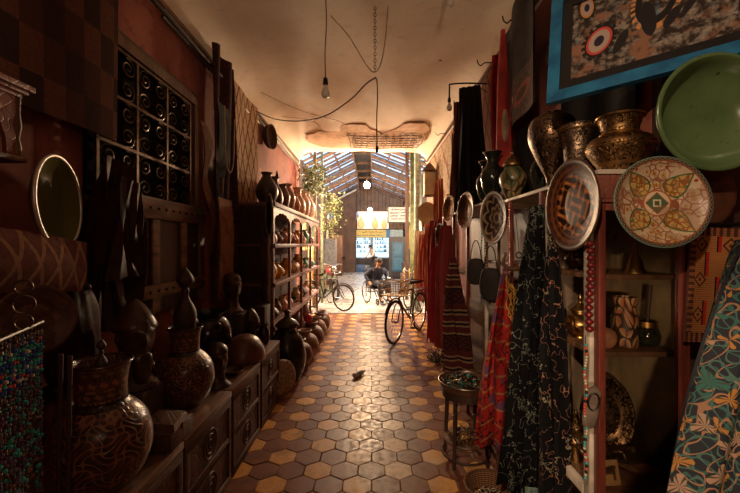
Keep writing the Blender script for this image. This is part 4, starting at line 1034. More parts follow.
# carved heads
def head(label, loc, rot, s, m=None, hat=True, beard=True):
    t = thing('carved_bust', label, 'sculpture', loc, rot, 'carved wooden heads on the bench'); t.scale = (s, s, s); m = m or M_carvh
    mb = MB()
    mb.lathe([(0, 0), (.11, 0), (.115, .02), (.075, .06), (.06, .12), (.065, .16)], 28, None, n=2, sy=.8)
    # head modelled as deformed ball: face looks along +y... nose, brow, lips, chin
    N1, N2 = 28, 24; pts = []
    for i in range(N2 + 1):
        ph = PI * i / N2; row = []
        for k in range(N1):
            th = 2 * PI * k / N1
            x = .085 * math.sin(ph) * math.cos(th); y = .105 * math.sin(ph) * math.sin(th); z = .14 * math.cos(ph)
            f = max(0, math.sin(th)) ** 3
            if f > 0:
                c = abs(math.cos(th))
                nose = math.exp(-(x / .014) ** 2) * math.exp(-((z + .015) / .035) ** 2) * .028
                brow = math.exp(-((z - .03) / .013) ** 2) * .010 * (c < .8)
                eye = -math.exp(-((abs(x) - .033) / .016) ** 2) * math.exp(-((z - .008) / .014) ** 2) * .014
                lips = math.exp(-(x / .028) ** 2) * (math.exp(-((z + .062) / .007) ** 2) + math.exp(-((z + .08) / .008) ** 2)) * .010
                chin = math.exp(-(x / .03) ** 2) * math.exp(-((z + .115) / .02) ** 2) * .014
                y += (nose + brow + eye + lips + chin) * (1 if math.sin(th) > .2 else 0)
            row.append(mb.bm.verts.new((x, y, z + .27)))
        pts.append(row)
    for i in range(N2):
        for k in range(N1): mb.face([pts[i][k], pts[i + 1][k], pts[i + 1][(k + 1) % N1], pts[i][(k + 1) % N1]])
    bmesh.ops.remove_doubles(mb.bm, verts=mb.bm.verts, dist=.0005)
    for sx in (-1, 1): mb.ball((sx * .087, -.005, .265), .022, 10, (.4, .8, 1.3))
    mb.build('head', m, t)
    if hat: MB().lathe([(.1, .30), (.108, .315), (.09, .36), (.05, .42), (.015, .455), (0, .46)], 28, at((0, -.012, 0)), n=2).lathe([(.085, .30), (.1, .30)], 28, at((0, -.012, 0))).build('cap', m, t)
    else: MB().lathe([(.088, .30), (.095, .33), (.08, .38), (.04, .41), (0, .42)], 24, at((0, -.015, 0)), n=2, sy=1.15).build('hair', m, t)
    if beard: MB().lathe([(0, .03), (.03, .05), (.048, .12), (.045, .18), (.0, .21)], 20, at((0, .075, 0)), n=2, sy=.6).build('beard', m, t)
    return t
M_carvh = plain('oiled_ebony', (.055, .024, .013), .3, 0, .4, 20, .3)
h0 = head('carved wooden head of a bearded man in a pointed cap between the two painted vases', (-1.29, 2.03, BZ + .24), (0, 0, -2.2), 1.05)
put(MB().boxb(-.10, .10, -.10, .10, 0, .24, .005), 'wooden_plinth', M_dwood, 'dark plinth carrying the bearded head between the painted vases', 'plinth', (-1.29, 2.03, BZ))
h1 = head('carved wooden head with cropped hair behind the second painted vase', (-1.45, 2.95, BZ + .12), (0, 0, -2.1), .8, None, False, False)
put(MB().boxb(-.09, .09, -.09, .09, 0, .12, .005), 'wooden_block', M_dwood, 'wooden block raising the cropped hair head behind the second painted vase', 'block', (-1.45, 2.95, BZ))
dup(h1, 'carved wooden head with cropped hair highest at the far end of the bench', (-1.40, 3.74, BZ + .34), (0, 0, -2.3), .95)
put(MB().boxb(-.14, .14, -.14, .14, 0, .34, .006), 'wooden_box', M_dwood, 'tall wooden box carrying the highest carved head', 'box', (-1.40, 3.74, BZ))
dup(h0, 'carved bearded head against the wall beside the black urn', (-1.22, 3.78, BZ), (0, 0, -2.0), .8)
dup(h1, 'low carved head with cropped hair in front of the black urn', (-1.10, 2.66, BZ), (0, 0, -2.4), .75)
# black urn
t = thing('black_urn', 'large black glazed urn with two lugs beyond the second painted vase', 'urn', (-1.42, 3.22, BZ))
MB().pot([(.10, 0), (.12, .01), (.17, .08), (.20, .2), (.19, .30), (.15, .37), (.13, .39), (.15, .43), (.155, .44)], 40, n=3).build('body', plain('black_glaze', (.016, .013, .012), .18, 0, .4, 9, .05), t)
for s in (-1, 1): MB().ring((.19 * s * .7, -.14, .33), .035, .012, 18, 8, rot=(PI / 2, 0, .8 * s)).build('handle', M_bglaze, t)
# domed shell
put(MB().lathe([(0, .2), (.06, .19), (.12, .145), (.16, .06), (.165, 0), (.155, 0), (.148, .055), (0, .18)], 40, n=2), 'domed_bowl', plain('polished_gourd', (.13, .05, .03), .35, 0, .35, 10), 'upturned domed brown bowl on the far end of the bench', 'bowl', (-1.13, 3.30, BZ), (0, 0, 0), None, (1.1, 1.25, 1.1))
put(MB().pot([(.04, 0), (.05, .005), (.085, .035), (.09, .045)], 28), 'small_bowl', M_bglaze, 'small dark open bowl at the bench edge before the domed bowl', 'bowl', (-1.09, 2.90, BZ))
for k, (x, y, r, h, l) in enumerate(((-1.52, 2.72, .07, .16, 'dark round pot at the back of the bench behind the cropped hair head'), (-1.55, 2.5, .1, .3, 'tall dark pot against the wall behind the second painted vase'), (-1.5, 1.75, .1, .34, 'tall dark pot against the wall behind the bearded head'), (-1.10, 3.80, .06, .20, 'dark upright mortar at the very end of the bench'), (-1.6, 1.4, .1, .3, 'dark pot against the wall behind the nearest vase'))):
    put(MB().pot([(r * .7, 0), (r * .8, .01), (r, h * .4), (r * .85, h * .7), (r * .6, h * .85), (r * .75, h)], 28, n=3), 'dark_pot', M_bglaze, l, 'pot', (x, y, BZ), 0, 'dark pots on the bench')
# leaning round slab under bench end
hang(MB().lathe([(0, 0), (.17, 0), (.19, .02), (.18, .05), (.1, .07), (0, .075)], 36, n=2), 'stone_disc', M_stone, 'speckled round disc leaning against the end of the bench on the floor', 'disc', (-.98, 4.02, .20), (.75, -.45, .12), 0)
# big black floor jar and row of floor pots
t = thing('black_floor_jar', 'tall black lidded jar standing on the floor at the end of the bench', 'jar', (-1.02, 4.50, 0))
MB().pot([(.13, 0), (.15, .01), (.21, .15), (.225, .32), (.18, .50), (.12, .58), (.11, .62), (.13, .66)], 40, n=3).build('body', plain('black_jar', (.018, .013, .011), .25, 0, .4, 7), t)
MB().lathe([(.14, .655), (.145, .67), (.10, .72), (.04, .76), (.03, .80), (.04, .83), (0, .86)], 32, n=2).build('lid', M_bglaze, t)
M_fp1 = plain('floor_pot_brown', (.14, .065, .04), .5, 0, .4, 9); M_fp2 = plain('floor_pot_tan', (.28, .15, .085), .6, 0, .4, 9)
fp = None
fpl = [(-.98, 4.98, .19, M_fp1, 'brown round pot on the floor next to the tall black jar'), (-.97, 5.42, .20, M_fp2, 'tan round pot second along the floor row'), (-.96, 5.90, .21, M_fp1, 'brown round pot third along the floor row below the red ball'),
       (-.97, 6.42, .20, M_fp2, 'tan round pot fourth along the floor row'), (-.96, 6.9, .19, M_fp1, 'brown round pot fifth along the floor row'), (-.98, 7.35, .17, M_fp2, 'tan round pot last in the floor row before the bright floor')]
for x, y, r, m, l in fpl:
    s = r / .2
    if fp is None: fp = {}
    if m.name not in fp:
        t = thing('floor_pot', l, 'pot', (x, y, 0), .3, 'round pots along the floor'); t.scale = (s, s, s)
        MB().pot([(.09, 0), (.13, .02), (.195, .12), (.2, .2), (.16, .29), (.09, .34), (.08, .37), (.10, .39)], 32, n=3, t=.012).build('body', m, t)
        MB().ring((0, 0, .385), .097, .011, 28).build('rim', m, t); fp[m.name] = t
    else: dup(fp[m.name], l, (x, y, 0), .3, s)
put(MB().ball((0, 0, .07), .075, 24).tube([(0, 0, .14), (.02, 0, .17)], .008, 8), 'red_ball', plain('red_lacquer', (.42, .03, .03), .3, 0, .2), 'shiny red round pot lying on the third floor pot', 'pot', (-1.0, 5.86, .408))
for k, (x, y, z, r, l) in enumerate(((-1.08, 5.15, .42, .10, 'small dark pot stacked behind the first floor pot'), (-1.10, 6.6, .42, .11, 'small tan pot stacked behind the fourth floor pot'), (-1.10, 7.2, .40, .10, 'small pot stacked behind the last floor pot'))):
    put(MB().pot([(r * .6, 0), (r, r * .7), (r * .7, r * 1.4), (r * .6, r * 1.6), (r * .7, r * 1.7)], 24, n=2), 'stacked_pot', M_fp2 if k else M_bglaze, l, 'pot', (x, y, z - .42 if k == 0 else z - .4), 0, 'small pots behind the floor row')

# ---- pottery rack
XF, XB = -1.20, -1.70
yb = [4.58, 5.53, 6.48, 7.43, 8.38]
levels = [('bottom', .62), ('lower', 1.16), ('middle', 1.65)]
t = thing('pottery_rack', 'pinkish wooden rack of scalloped bays full of pots along the left wall', 'rack', (0, 0, 0))
for nm, z in levels + [('top', 2.17)]:
    MB().boxb(XF, XB, 4.56, 8.42, z - .03, z, .003).boxb(XF + .001, XF + .02, 4.56, 8.42, z - .05, z + .004, .003).build('shelf', M_pink, t)
for y in yb:
    MB().boxb(XF, XF + .04 * -1, y - .02, y + .02, 0, 2.119, .003).build('post', M_pink, t)
    if y < 4.6: MB().boxb(XF - .045, XB, y - .008, y + .008, 0.01, 2.119).build('end_panel', M_dwood, t)
MB().boxb(XB + .0, XB + .012, 4.6, 8.4, .0, 2.119).build('back_panel', plain('rack_back', (.05, .028, .02), .8), t)
for i in range(4):
    a, b = yb[i] + .022, yb[i + 1] - .022; n = 24; pts = [(a, 2.118), (b, 2.118)]
    for k in range(n + 1):
        u = k / n; pts.append((b + (a - b) * u, 2.05 - .10 * (abs(2 * u - 1) ** 2.2) + .018 * abs(math.sin(u * PI * 5))))
    MB().prism([(p[0], p[1]) for p in pts], .016, Matrix(((0, 0, -1, XF - .002), (1, 0, 0, 0), (0, 1, 0, 0), (0, 0, 0, 1)))).build('scalloped_valance', M_pink, t)
# pots on the rack
shapes = {'round': [(.5, 0), (.6, .02), (1, .5), (.95, .9), (.5, 1.35), (.4, 1.5), (.55, 1.65)], 'tall': [(.5, 0), (.6, .03), (.85, .8), (.9, 1.4), (.55, 2.0), (.4, 2.25), (.6, 2.5)],
          'bowl': [(.4, 0), (.45, .05), (.8, .4), (1, .8), (1.03, .85)], 'jug': [(.6, 0), (.7, .03), (.95, .5), (.8, 1.1), (.45, 1.5), (.42, 1.9), (.6, 2.05)]}
hues = [('ochre', (.62, .33, .06)), ('cream', (.66, .52, .36)), ('black', (.03, .022, .018)), ('terracotta', (.48, .20, .10)), ('brown', (.17, .08, .045)), ('pale pink', (.62, .36, .26)), ('teal', (.06, .22, .17))]
rr = random.Random(12); protos = {}; bays = ['nearest', 'second', 'third', 'farthest']; places = ['at the front edge', 'in the middle', 'toward the far side']
used = set()
for bi in range(4):
    for nm, z in levels:
        for pi in range(3):
            for _ in range(40):
                sh = rr.choice(list(shapes)); hu = rr.choice(hues if not (nm == 'middle' and bi in (1, 2)) else hues[:2] + hues[3:6])
                if nm == 'middle' and bi in (1, 2) and pi == 1: hu = hues[0]; sh = 'tall'
                if (sh, hu[0], nm, bi) not in used: used.add((sh, hu[0], nm, bi)); break
            r = rr.uniform(.105, .135); 
            if sh in ('tall', 'jug'): r *= .9
            y = yb[bi] + .19 + .285 * pi; x = XF - .15 - rr.uniform(0, .04)
            key = (sh, hu[0])
            l = 'small %s %s on the %s shelf of the %s rack bay' % (hu[0], {'round': 'round pot', 'tall': 'tall vase', 'bowl': 'bowl', 'jug': 'narrow necked jug'}[sh], nm, bays[bi])
            if key not in protos:
                pr = [(a * .1, b * .1) for a, b in shapes[sh]]
                protos[key] = put(MB().pot(pr, 22, n=2, t=.006), {'round': 'clay_pot', 'tall': 'clay_vase', 'bowl': 'clay_bowl', 'jug': 'clay_jug'}[sh], plain('rack_' + hu[0].replace(' ', '_'), hu[1], .45, 0, .35, 20), l, {'round': 'pot', 'tall': 'vase', 'bowl': 'bowl', 'jug': 'jug'}[sh], (x, y, z + .001), rr.random() * 6, 'pots in the rack', r / .1)
            else: dup(protos[key], l, (x, y, z + .001), rr.random() * 6, r / .1)
# a few low ones on the floor inside the rack
for bi in range(4):
    l = 'large dim pot on the floor inside the %s rack bay' % bays[bi]
    if bi == 0: fl0 = put(MB().pot([(.10, 0), (.16, .1), (.17, .22), (.1, .34), (.08, .38), (.1, .41)], 28, n=2), 'storage_pot', M_fp1, l, 'pot', (-1.42, yb[0] + .45, 0), 0, 'large pots on the floor inside the rack')
    else: dup(fl0, l, (-1.42, yb[bi] + .45, 0), 1)
# pots on top of rack
tz = 2.171
tops = [(-1.36, 4.83, 'round', .135, (.045, .024, .02), 'large dark brown narrow necked vase nearest on top of the rack'), (-1.38, 5.28, 'jug', .12, (.09, .045, .03), 'brown jug second along the rack top'), (-1.36, 5.70, 'tall', .105, (.13, .06, .04), 'brown tall vase third along the rack top'),
        (-1.38, 6.10, 'tall', .12, (.34, .18, .11), 'tan tall vase with a flared lip fourth along the rack top'), (-1.34, 6.50, 'tall', .085, (.52, .24, .13), 'orange ribbed slim vase fifth along the rack top'), (-1.38, 6.95, 'jug', .125, (.62, .40, .27), 'pale clay jug sixth along the rack top'),
        (-1.36, 7.40, 'tall', .12, (.66, .46, .32), 'pale clay tall vase seventh along the rack top'), (-1.38, 7.85, 'round', .14, (.62, .42, .30), 'pale round pot last but one on the rack top'), (-1.38, 8.22, 'tall', .11, (.58, .40, .28), 'pale tall vase at the far end of the rack top')]
for i, (x, y, sh, r, c, l) in enumerate(tops):
    r = r * (1.05 + .05 * i); pr = [(a * r, b * r * (1.75 if sh == 'round' else 1.6 if sh == 'jug' else 1.3)) for a, b in shapes[sh]]
    put(MB().pot(pr, 30, n=3), 'clay_vase' if sh != 'jug' else 'clay_jug', plain('top_clay_%s' % 'abcdefghi'[i], c, .4, 0, .35, 14), l, 'vase' if sh != 'jug' else 'jug', (x, y, tz), 0, 'vases on top of the rack')
# black slender object between
put(MB().lathe([(.03, 0), (.035, .01), (.028, .2), (.03, .55), (.008, .66), (0, .67)], 16), 'tall_candlestick', M_black, 'slender black spike standing among the vases on the rack top', 'candlestick', (-1.52, 5.98, tz))
# grey rimmed oval mirror leaning at rack end
t = thing('oval_mirror', 'narrow oval mirror with a grey rim leaning at the near end of the rack', 'mirror', (-1.20, 4.36, zs(215, 4.36)), (0, 0, .55))
MB().ring((0, 0, 0), .13, .014, 40, rot=(0, PI / 2, 0), sy=1, sx=1.85).build('rim', plain('grey_frame', (.20, .17, .14), .5), t)
MB().lathe([(0, 0), (.125, 0), (.125, .006), (0, .006)], 40, at((0, 0, 0), (0, PI / 2, 0), (1.85, 1, 1))).build('mirror_glass', plain('dark_mirror', (.03, .022, .018), .12, .6, .1), t)
put(MB().boxb(-.012, .012, -.15, .15, -.75, .0, .004), 'leaning_board', plain('weathered_board', (.24, .17, .12), .6, 0, .4, 7), 'weathered grey board standing below the narrow oval mirror', 'board', (-1.26, 4.40, zs(215, 4.36) - .26), (0, 0, .55))
put(MB().boxb(-.25, .2, -.12, .12, 0, .93, .006), 'tall_crate', M_dwood, 'dark narrow crate under the leaning weathered board', 'crate', (-1.42, 4.36, 0), .0)
# iron grate
mb = MB(); 
for k in range(6): mb.tube([(0, k * .08, 0), (0, k * .08, .55)], .008, 6)
for z in (.0, .27, .55): mb.tube([(0, 0, z), (0, .4, z)], .009, 6)
put(mb, 'iron_grate', M_iron, 'upright rusty iron grate against the left wall before the rack', 'grate', (-1.60, 4.0, 1.35))
put(MB().boxb(-.02, .02, 0, .5, 0, .8), 'wall_plank', M_bwood, 'dark plank leaning behind the iron grate', 'plank', (-1.66, 3.96, 1.0))

# ---- left wall coverings
M_chk = kilim('chequered_rug_weave', [(.085, .024, .015), (.16, .055, .03), (.045, .014, .010)], 8.5, mode='check')
put(MB().grid(lambda u, v: (.02 * math.sin(u * 8 + v), u * 1.45, -v * 1.25), 24, 14, .014, 1.45, 1.25), 'chequered_rug', M_chk, 'dark chequered rug in brown and black hung high on the left wall', 'rug', (-1.63, .90, 3.55))
M_straww = kilim('straw_mat_weave', [(.07, .03, .015), (.50, .30, .15), (.28, .15, .08)], 5.2, mode='line_diamond')
put(MB().grid(lambda u, v: (.012 * math.sin(u * 7 + v * 3), u * 1.05, -v * 1.62), 20, 20, .012, 1.05, 1.62), 'straw_mat', M_straww, 'woven straw mat with a lozenge pattern hung between dark carpet and round basket', 'mat', (-1.66, 4.32, 3.62))
put(MB().grid(lambda u, v: (.035 * math.sin(u * 12 + v * 2), u * .62, -v * 1.75 + .02 * math.sin(u * 9)), 24, 14, .014, .62, 1.75), 'dark_carpet', kilim('dark_carpet_weave', [(.045, .012, .010), (.07, .02, .015), (.03, .01, .008)], 6), 'very dark folded carpet hung left of the straw mat', 'rug', (-1.58, 3.68, 3.66))
put(MB().grid(lambda u, v: (.02 * math.sin(v * 6), u * .30, -v * 1.1), 10, 14, .014, .30, 1.1), 'dark_strip', M_dark, 'black strip of cloth hanging at the right side of the window grille', 'cloth', (-1.55, 3.72, 3.1))
M_ww = kilim('brown_strip_weave', [(.20, .09, .045), (.14, .055, .03), (.28, .14, .075)], 12, mode='curl')
for (y, z, w, L, lab, sw) in ((3.35, 2.75, .13, 1.2, 'wavy brown woven strip hanging right of the window grille', .25),):
    put(MB().grid(lambda u, v: (.03 * math.sin(v * 11), (u - .5) * w * (1 + .35 * math.sin(v * 14)) + sw * v, -v * L), 8, 30, .012, w, L), 'woven_strip', M_ww, lab, 'hanging', (-1.52, y, z))
put(MB().grid(lambda u, v: (.015 * math.sin(v * 5), u * .34 + v * .08, -v * .98), 12, 20, .012, .34, .98), 'rough_mat', kilim('rough_mat_weave', [(.30, .14, .07), (.22, .09, .045), (.36, .19, .10)], 16, mode='curl'), 'rough brown rectangular mat hanging above the bench end', 'mat', (-1.46, 3.52, 2.10))
# loop of wire / bridle
put(MB().tube(cat([(0, -.13, .65), (0, -.11, .2), (0, -.05, .02), (0, .04, 0), (0, .12, .15), (0, .15, .6)], 5), .006, 6), 'hanging_loop', M_rope, 'thin pale loop of cord hanging before the dark carpet', 'cord', (-1.50, 3.92, 2.42))
put(MB().lathe([(0, 0), (.015, 0), (.02, .15), (.012, .17), (0, .17)], 12), 'wooden_pestle', M_bwood, 'small wooden pestle hanging beside the pale cord loop', 'pestle', (-1.50, 3.72, 2.15))
# round basket on wall
hang(MB().lathe([(0, 0), (.15, 0), (.18, .03), (.2, .10), (.19, .10), (.17, .035), (0, .012)], 32), 'round_basket', plain('dark_wicker', (.08, .035, .02), .7, 0, .4, 60, .8), 'dark round basket hung on the pink wall above the rack', 'basket', (-1.68, 5.95, zs(137, 5.95)), (1, -.15, 0))
# window grille
t = thing('window_grille', 'wrought iron window grille of scrollwork in the left wall', 'grille', (-1.66, 2.24, 1.98))
mb = MB(); GW, GH = 1.15, .95
for k in range(4): y = k * GW / 3; mb.boxb(-.008, .008, y - .012, y + .012, 0, GH)
for k in range(4): z = k * GH / 3; mb.boxb(-.009, .009, 0, GW, z - .010, z + .010)
mb.build('bars', M_iron, t)
for a in range(3):
    for b in range(3):
        cy, cz = (a + .5) * GW / 3, (b + .5) * GH / 3
        for sy in (-1, 1):
            for sz in (-1, 1):
                pts = []
                for k in range(26):
                    q = k / 25; ang = q * 1.7 * 2 * PI + .6; r = .012 + .068 * q
                    pts.append((0, cy + sy * (.095 - r * math.cos(ang)), cz + sz * (.078 - r * math.sin(ang) * .85)))
                MB().tube(pts, .0055, 5).build('scroll', M_iron, t)
struct('window_left', MB().boxb(-1.715, -1.69, 2.2, 3.55, 1.95, 3.0), plain('window_void', (.010, .008, .007), .95, 0, .2, 8, 0, .05), None)
t2 = MB().boxb(-1.719, -1.645, 2.22, 3.52, 2.955, 3.03).boxb(-1.719, -1.645, 3.46, 3.54, 1.95, 2.95); struct('window_left_frame', t2, M_bwood)
# shutter door under it
t = thing('wooden_shutter', 'dark studded wooden shutter below the iron grille', 'shutter', (-1.66, 2.36, 1.12))
mb = MB().boxb(-.03, .0, 0, 1.28, .0, .86)
mb.build('boards', M_dwood, t)
M_sh = wood('shutter_rail', (.20, .11, .06), .55, axis=1)
for (a, b, c, d) in ((0, 1.28, .72, .88), (0, 1.28, .12, .22)): MB().boxb(.001, .03, a, b, c, d, .004).build('rail', M_sh, t)
for y in (.0, .42, .84, 1.18): MB().boxb(.0015, .022, y, y + .10, .221, .719, .004).boxb(.0015, .022, y, y + .10, 0, .119).build('stile', M_sh, t)
s0 = MB().ball((0, 0, 0), .012, 8).build('stud', M_black, t); s0.location = (.032, .06, .80)
for k in range(1, 24):
    s1 = s0.copy(); COL.objects.link(s1); s1.location = (.032, .06 + (k % 12) * .105, .80 if k < 12 else .17)
# painted red band of wall above grille with a lighter torn patch
struct('trim_left_beam', MB().boxb(-1.719, -1.69, 2.2, 3.6, 3.031, 3.09), M_dwoody)
put(MB().tube([(0, 0, 0), (.0, 1.0, .0), (0, 2.0, .0)], .018, 8), 'hanging_pole', M_black, 'long dark pole fixed along the left wall above the grille', 'pole', (-1.60, 1.95, 3.44))
# carved wall shelf (upper left)
t = thing('carved_wall_shelf', 'carved dark wooden wall shelf with a small arch at the left edge', 'shelf', (-1.56, 1.22, 1.99))
MB().boxb(-.13, .10, -.42, .33, .27, .285, .002).boxb(-.13, .115, -.42, .345, .286, .30, .002).boxb(-.13, .13, -.42, .36, .301, .325, .003).build('cornice', M_rcarv, t)
MB().boxb(-.13, .11, -.42, .34, .0, .022, .003).build('shelf_board', M_bwood, t)
pts = [(-.40, .269), (.31, .269), (.31, .023), (.27, .023)] + [(.27 - .10 * (1 - math.cos(a)) * 1.35, .03 + .19 * math.sin(a) + .008 * abs(math.sin(a * 6))) for a in [k * PI / 24 for k in range(1, 24)]] + [(0.0, .023), (-.06, .023)] + [(-.06 - .12 * (1 - math.cos(a)), .03 + .19 * math.sin(a)) for a in [k * PI / 24 for k in range(1, 24)]] + [(-.34, .023), (-.40, .023)]
MB().prism(pts, .018, Matrix(((0, 0, 1, .075), (1, 0, 0, 0), (0, 1, 0, 0), (0, 0, 0, 1)))).build('arch_panel', M_rcarv, t)
MB().lathe([(.012, .02), (.018, .06), (.01, .1), (.018, .15), (.012, .2), (.014, .27)], 12, at((.085, .32, 0))).build('corner_post', M_bwood, t)
MB().prism([(-.40, -.001), (.30, -.001), (.27, -.05), (.15, -.06), (.10, -.13), (.02, -.16), (-.10, -.15), (-.25, -.2), (-.40, -.2)], .02, Matrix(((0, 0, 1, .0), (1, 0, 0, 0), (0, 1, 0, 0), (0, 0, 0, 1)))).build('scroll_bracket', M_rcarv, t)
# oval tray with white rim
t = thing('rimmed_glass_bowl', 'dark olive glass bowl with a shiny silver rim hung on the left wall', 'bowl', (xs(56, 1.72) - .055, 1.71, zs(203, 1.72)), face((.95, .30, .04), 0))
g = G('olive_glaze', .3, 0, .35); g.col((.13, .12, .03)); M_olive = g.mat
t.scale = (1.13, 1.13, 1.13)
MB().lathe([(0, 0), (.10, .005), (.16, .03), (.188, .06), (.184, .062), (.155, .036), (.1, .012), (0, .008)], 56, n=2).build('bowl', M_olive, t)
MB().ring((0, 0, .061), .190, .0075, 64, 10).build('silver_rim', plain('polished_silver', (.72, .72, .68), .42, .7, .1), t)
# embroidered cushion
M_cush = kilim('cushion_weave', [(.30, .14, .07), (.12, .03, .02), (.2, .08, .05)], 10, mode='line_diamond')
t = thing('kilim_cushion', 'long kilim cushion with zigzag embroidery hung under the silver rimmed bowl', 'cushion', (-1.42, 1.42, 1.56))
MB().grid(lambda u, v: (.05 * math.sin(PI * u) * math.sin(PI * v) + .01, (u - .5) * .82, (v - .5) * .24 + .03 * math.sin(u * 4)), 24, 12, .012, .8, .24).build('front', M_cush, t)
mb = MB()
for y in (-.36, -.12, .12, .38): mb.ball((.04, y, -.12), .018, 10)
mb.build('tassels', M_black, t)
# leather bags hanging
def hbag(label, loc, s, rz=0, w=.2, h=.75, seedd=1):
    rr = random.Random(seedd); ph = rr.random() * 5
    t = thing('leather_sack', label, 'bag', loc, (0, 0, rz), 'leather sacks on the left wall')
    prof = [(0, -h), (w * .8, -h + .01), (w * 1.0, -h * .75), (w * .9, -h * .4), (w * .55, -h * .15), (w * .35, -.03), (w * .4, 0), (0, .01)]
    mb = MB().lathe(prof, 40, n=5, sy=1, sx=.55)
    for v in mb.bm.verts:
        a = math.atan2(v.co.y, v.co.x); f = 1 + .07 * math.sin(a * 7 + ph + v.co.z * 4) + .05 * math.sin(a * 3 + v.co.z * 16 + ph); v.co.x *= f; v.co.y *= f
    mb.build('body', M_leath, t)
    MB().tube(cat([(0, -w * .3, 0), (0, -w * .2, .03), (0, 0, .05), (0, w * .2, .03), (0, w * .3, 0)], 4), .008, 6).build('strap', M_leath, t); return t
put(drape(.30, .50, .98, 3, .07, .05, .10, .05, .012, 26, 41), 'leather_hide', M_leath, 'glossy dark red leather hide hanging beside the silver rimmed bowl', 'hide', (-1.54, 2.26, 2.16), (0, 0, -PI / 2 + .1))
put(drape(.25, .40, .55, 3, .05, .02, .06, .05, .012, 20, 42), 'leather_hide', M_leath, 'smaller dark leather hide hanging over the larger one right of the bowl', 'hide', (-1.40, 2.16, 2.02), (0, 0, -PI / 2 + .2))
hbag('lower dark leather sack hanging above the nearest painted vase', (-1.50, 1.86, 1.52), 1, 0, .15, .55, 4)
# small round carved things lower left
hang(dish(.13, .03), 'carved_disc', M_carv, 'carved round wooden disc hanging under the kilim cushion', 'disc', (-1.30, 1.42, 1.36), (.85, -.5, 0))
put(MB().ring((0, 0, 0), .05, .008, 20, rot=(PI / 2, 0, 0)).ring((0, 0, -.1), .04, .006, 20, rot=(PI / 2, 0, 0)).ring((0, 0, .1), .04, .006, 20, rot=(PI / 2, 0, 0)), 'iron_scroll', M_iron, 'small iron scroll ornament at the left edge above the bead strings', 'ornament', (-1.09, 1.16, 1.46), .6, None, .55)
# bead strands at lower left
rr = random.Random(30)
bm_ = [M_b2, M_b5, M_b4, M_b3, M_silve, plain('slate_bead', (.10, .10, .13), .3, 0, .3), plain('plum_bead', (.09, .03, .05), .3, 0, .3), M_steel]
t = thing('bead_rail', 'dark rail carrying the bead strings at the lower left', 'rail', (-1.06, 1.13, 1.385), (0, 0, 0))
MB().tube([(.05, -.14, 0), (-.06, .13, 0)], .007, 8).build('rod', M_black, t)
ords = ['nearest', 'second', 'third', 'fourth', 'fifth', 'middle', 'seventh', 'eighth', 'ninth', 'tenth', 'farthest']
for row in range(2):
    for k in range(11):
        u = (k + .5) / 11
        x = -1.06 + .045 - .10 * u - row * .030; y = 1.13 - .125 + .25 * u
        L = rr.uniform(.42, .66); mb = MB(); z = -.012
        while z > -L:
            r = rr.uniform(.0045, .0085); z -= r * 1.75
            if -z < .045 + row * .04: mb.mi = rr.choice([7, 4, 5])
            elif -z < .16: mb.mi = rr.choice([0, 1, 0, 2, 3, 1, 1, 0])
            else: mb.mi = rr.choice([4, 5, 6, 6, 5, 7, 0]) if rr.random() < .93 else 0
            mb.ball((rr.uniform(-.003, .003), rr.uniform(-.003, .003), z), r, 7)
        t = thing('bead_string', 'turquoise blue and grey bead string at the lower left, %s in the %s row' % (ords[k], ['front', 'middle', 'back'][row]), 'beads', (x, y, 1.385), 0, 'bead strings at the lower left')
        mb.build('beads', bm_, t); MB().tube([(0, 0, 0), (0, 0, -L)], .0016, 4).build('cord', M_black, t)
# sticks behind beads
for k, (x, y, h, l) in enumerate(((-1.10, 1.34, 1.32, 'thin bamboo stick standing right of the bead strings'), (-1.15, 1.36, 1.28, 'second bamboo stick standing behind the first'))):
    put(MB().tube([(0, 0, 0), (.01, .0, .62)], .008, 8), 'bamboo_stick', M_dwood, l, 'stick', (x, y, BZ))
# small carved casket between the painted vases
t = thing('carved_casket', 'small carved wooden casket on the bench between the two painted vases', 'box', (-1.065, 1.92, BZ), .0); t.scale = (.8, .8, .8)
MB().boxb(-.11, .11, -.14, .14, 0, .12, .006).build('body', M_carv, t)
MB().lathe([(0, 0), (.14, 0), (.125, .04), (.0, .07)], 4, at((0, 0, .121), (0, 0, PI / 4), (.98, 1.25, 1))).build('lid', M_carv, t)
MB().box((.114, 0, .11), (.008, .03, .04), None, .002).build('clasp', M_brasse, t)

# ================================================================ overhead wires and bulbs
t = thing('hanging_bulb', 'unlit glass bulb on a long cord nearest the left of the ceiling', 'lamp', (xs(325.5, 3.2), 3.2, 3.83), 0)
Lc = 3.83 - zs(78, 3.2)
MB().tube(cat([(0, 0, 0), (.008, 0, -Lc * .35), (-.004, 0, -Lc * .7), (0, 0, -Lc)], 4), .005, 6).build('cord', M_cable, t)
bulb_parts(t, -Lc, 0, 1.15)
t = thing('hanging_bulb', 'unlit glass bulb cut by the top edge of the picture', 'lamp', (xs(450, 3.0), 3.0, 3.83), 0)
Lc = 3.83 - zs(-12, 3.0)
MB().tube([(0, 0, 0), (0, 0, -Lc)], .005, 6).build('cord', M_cable, t); bulb_parts(t, -Lc, 0, 1.05)
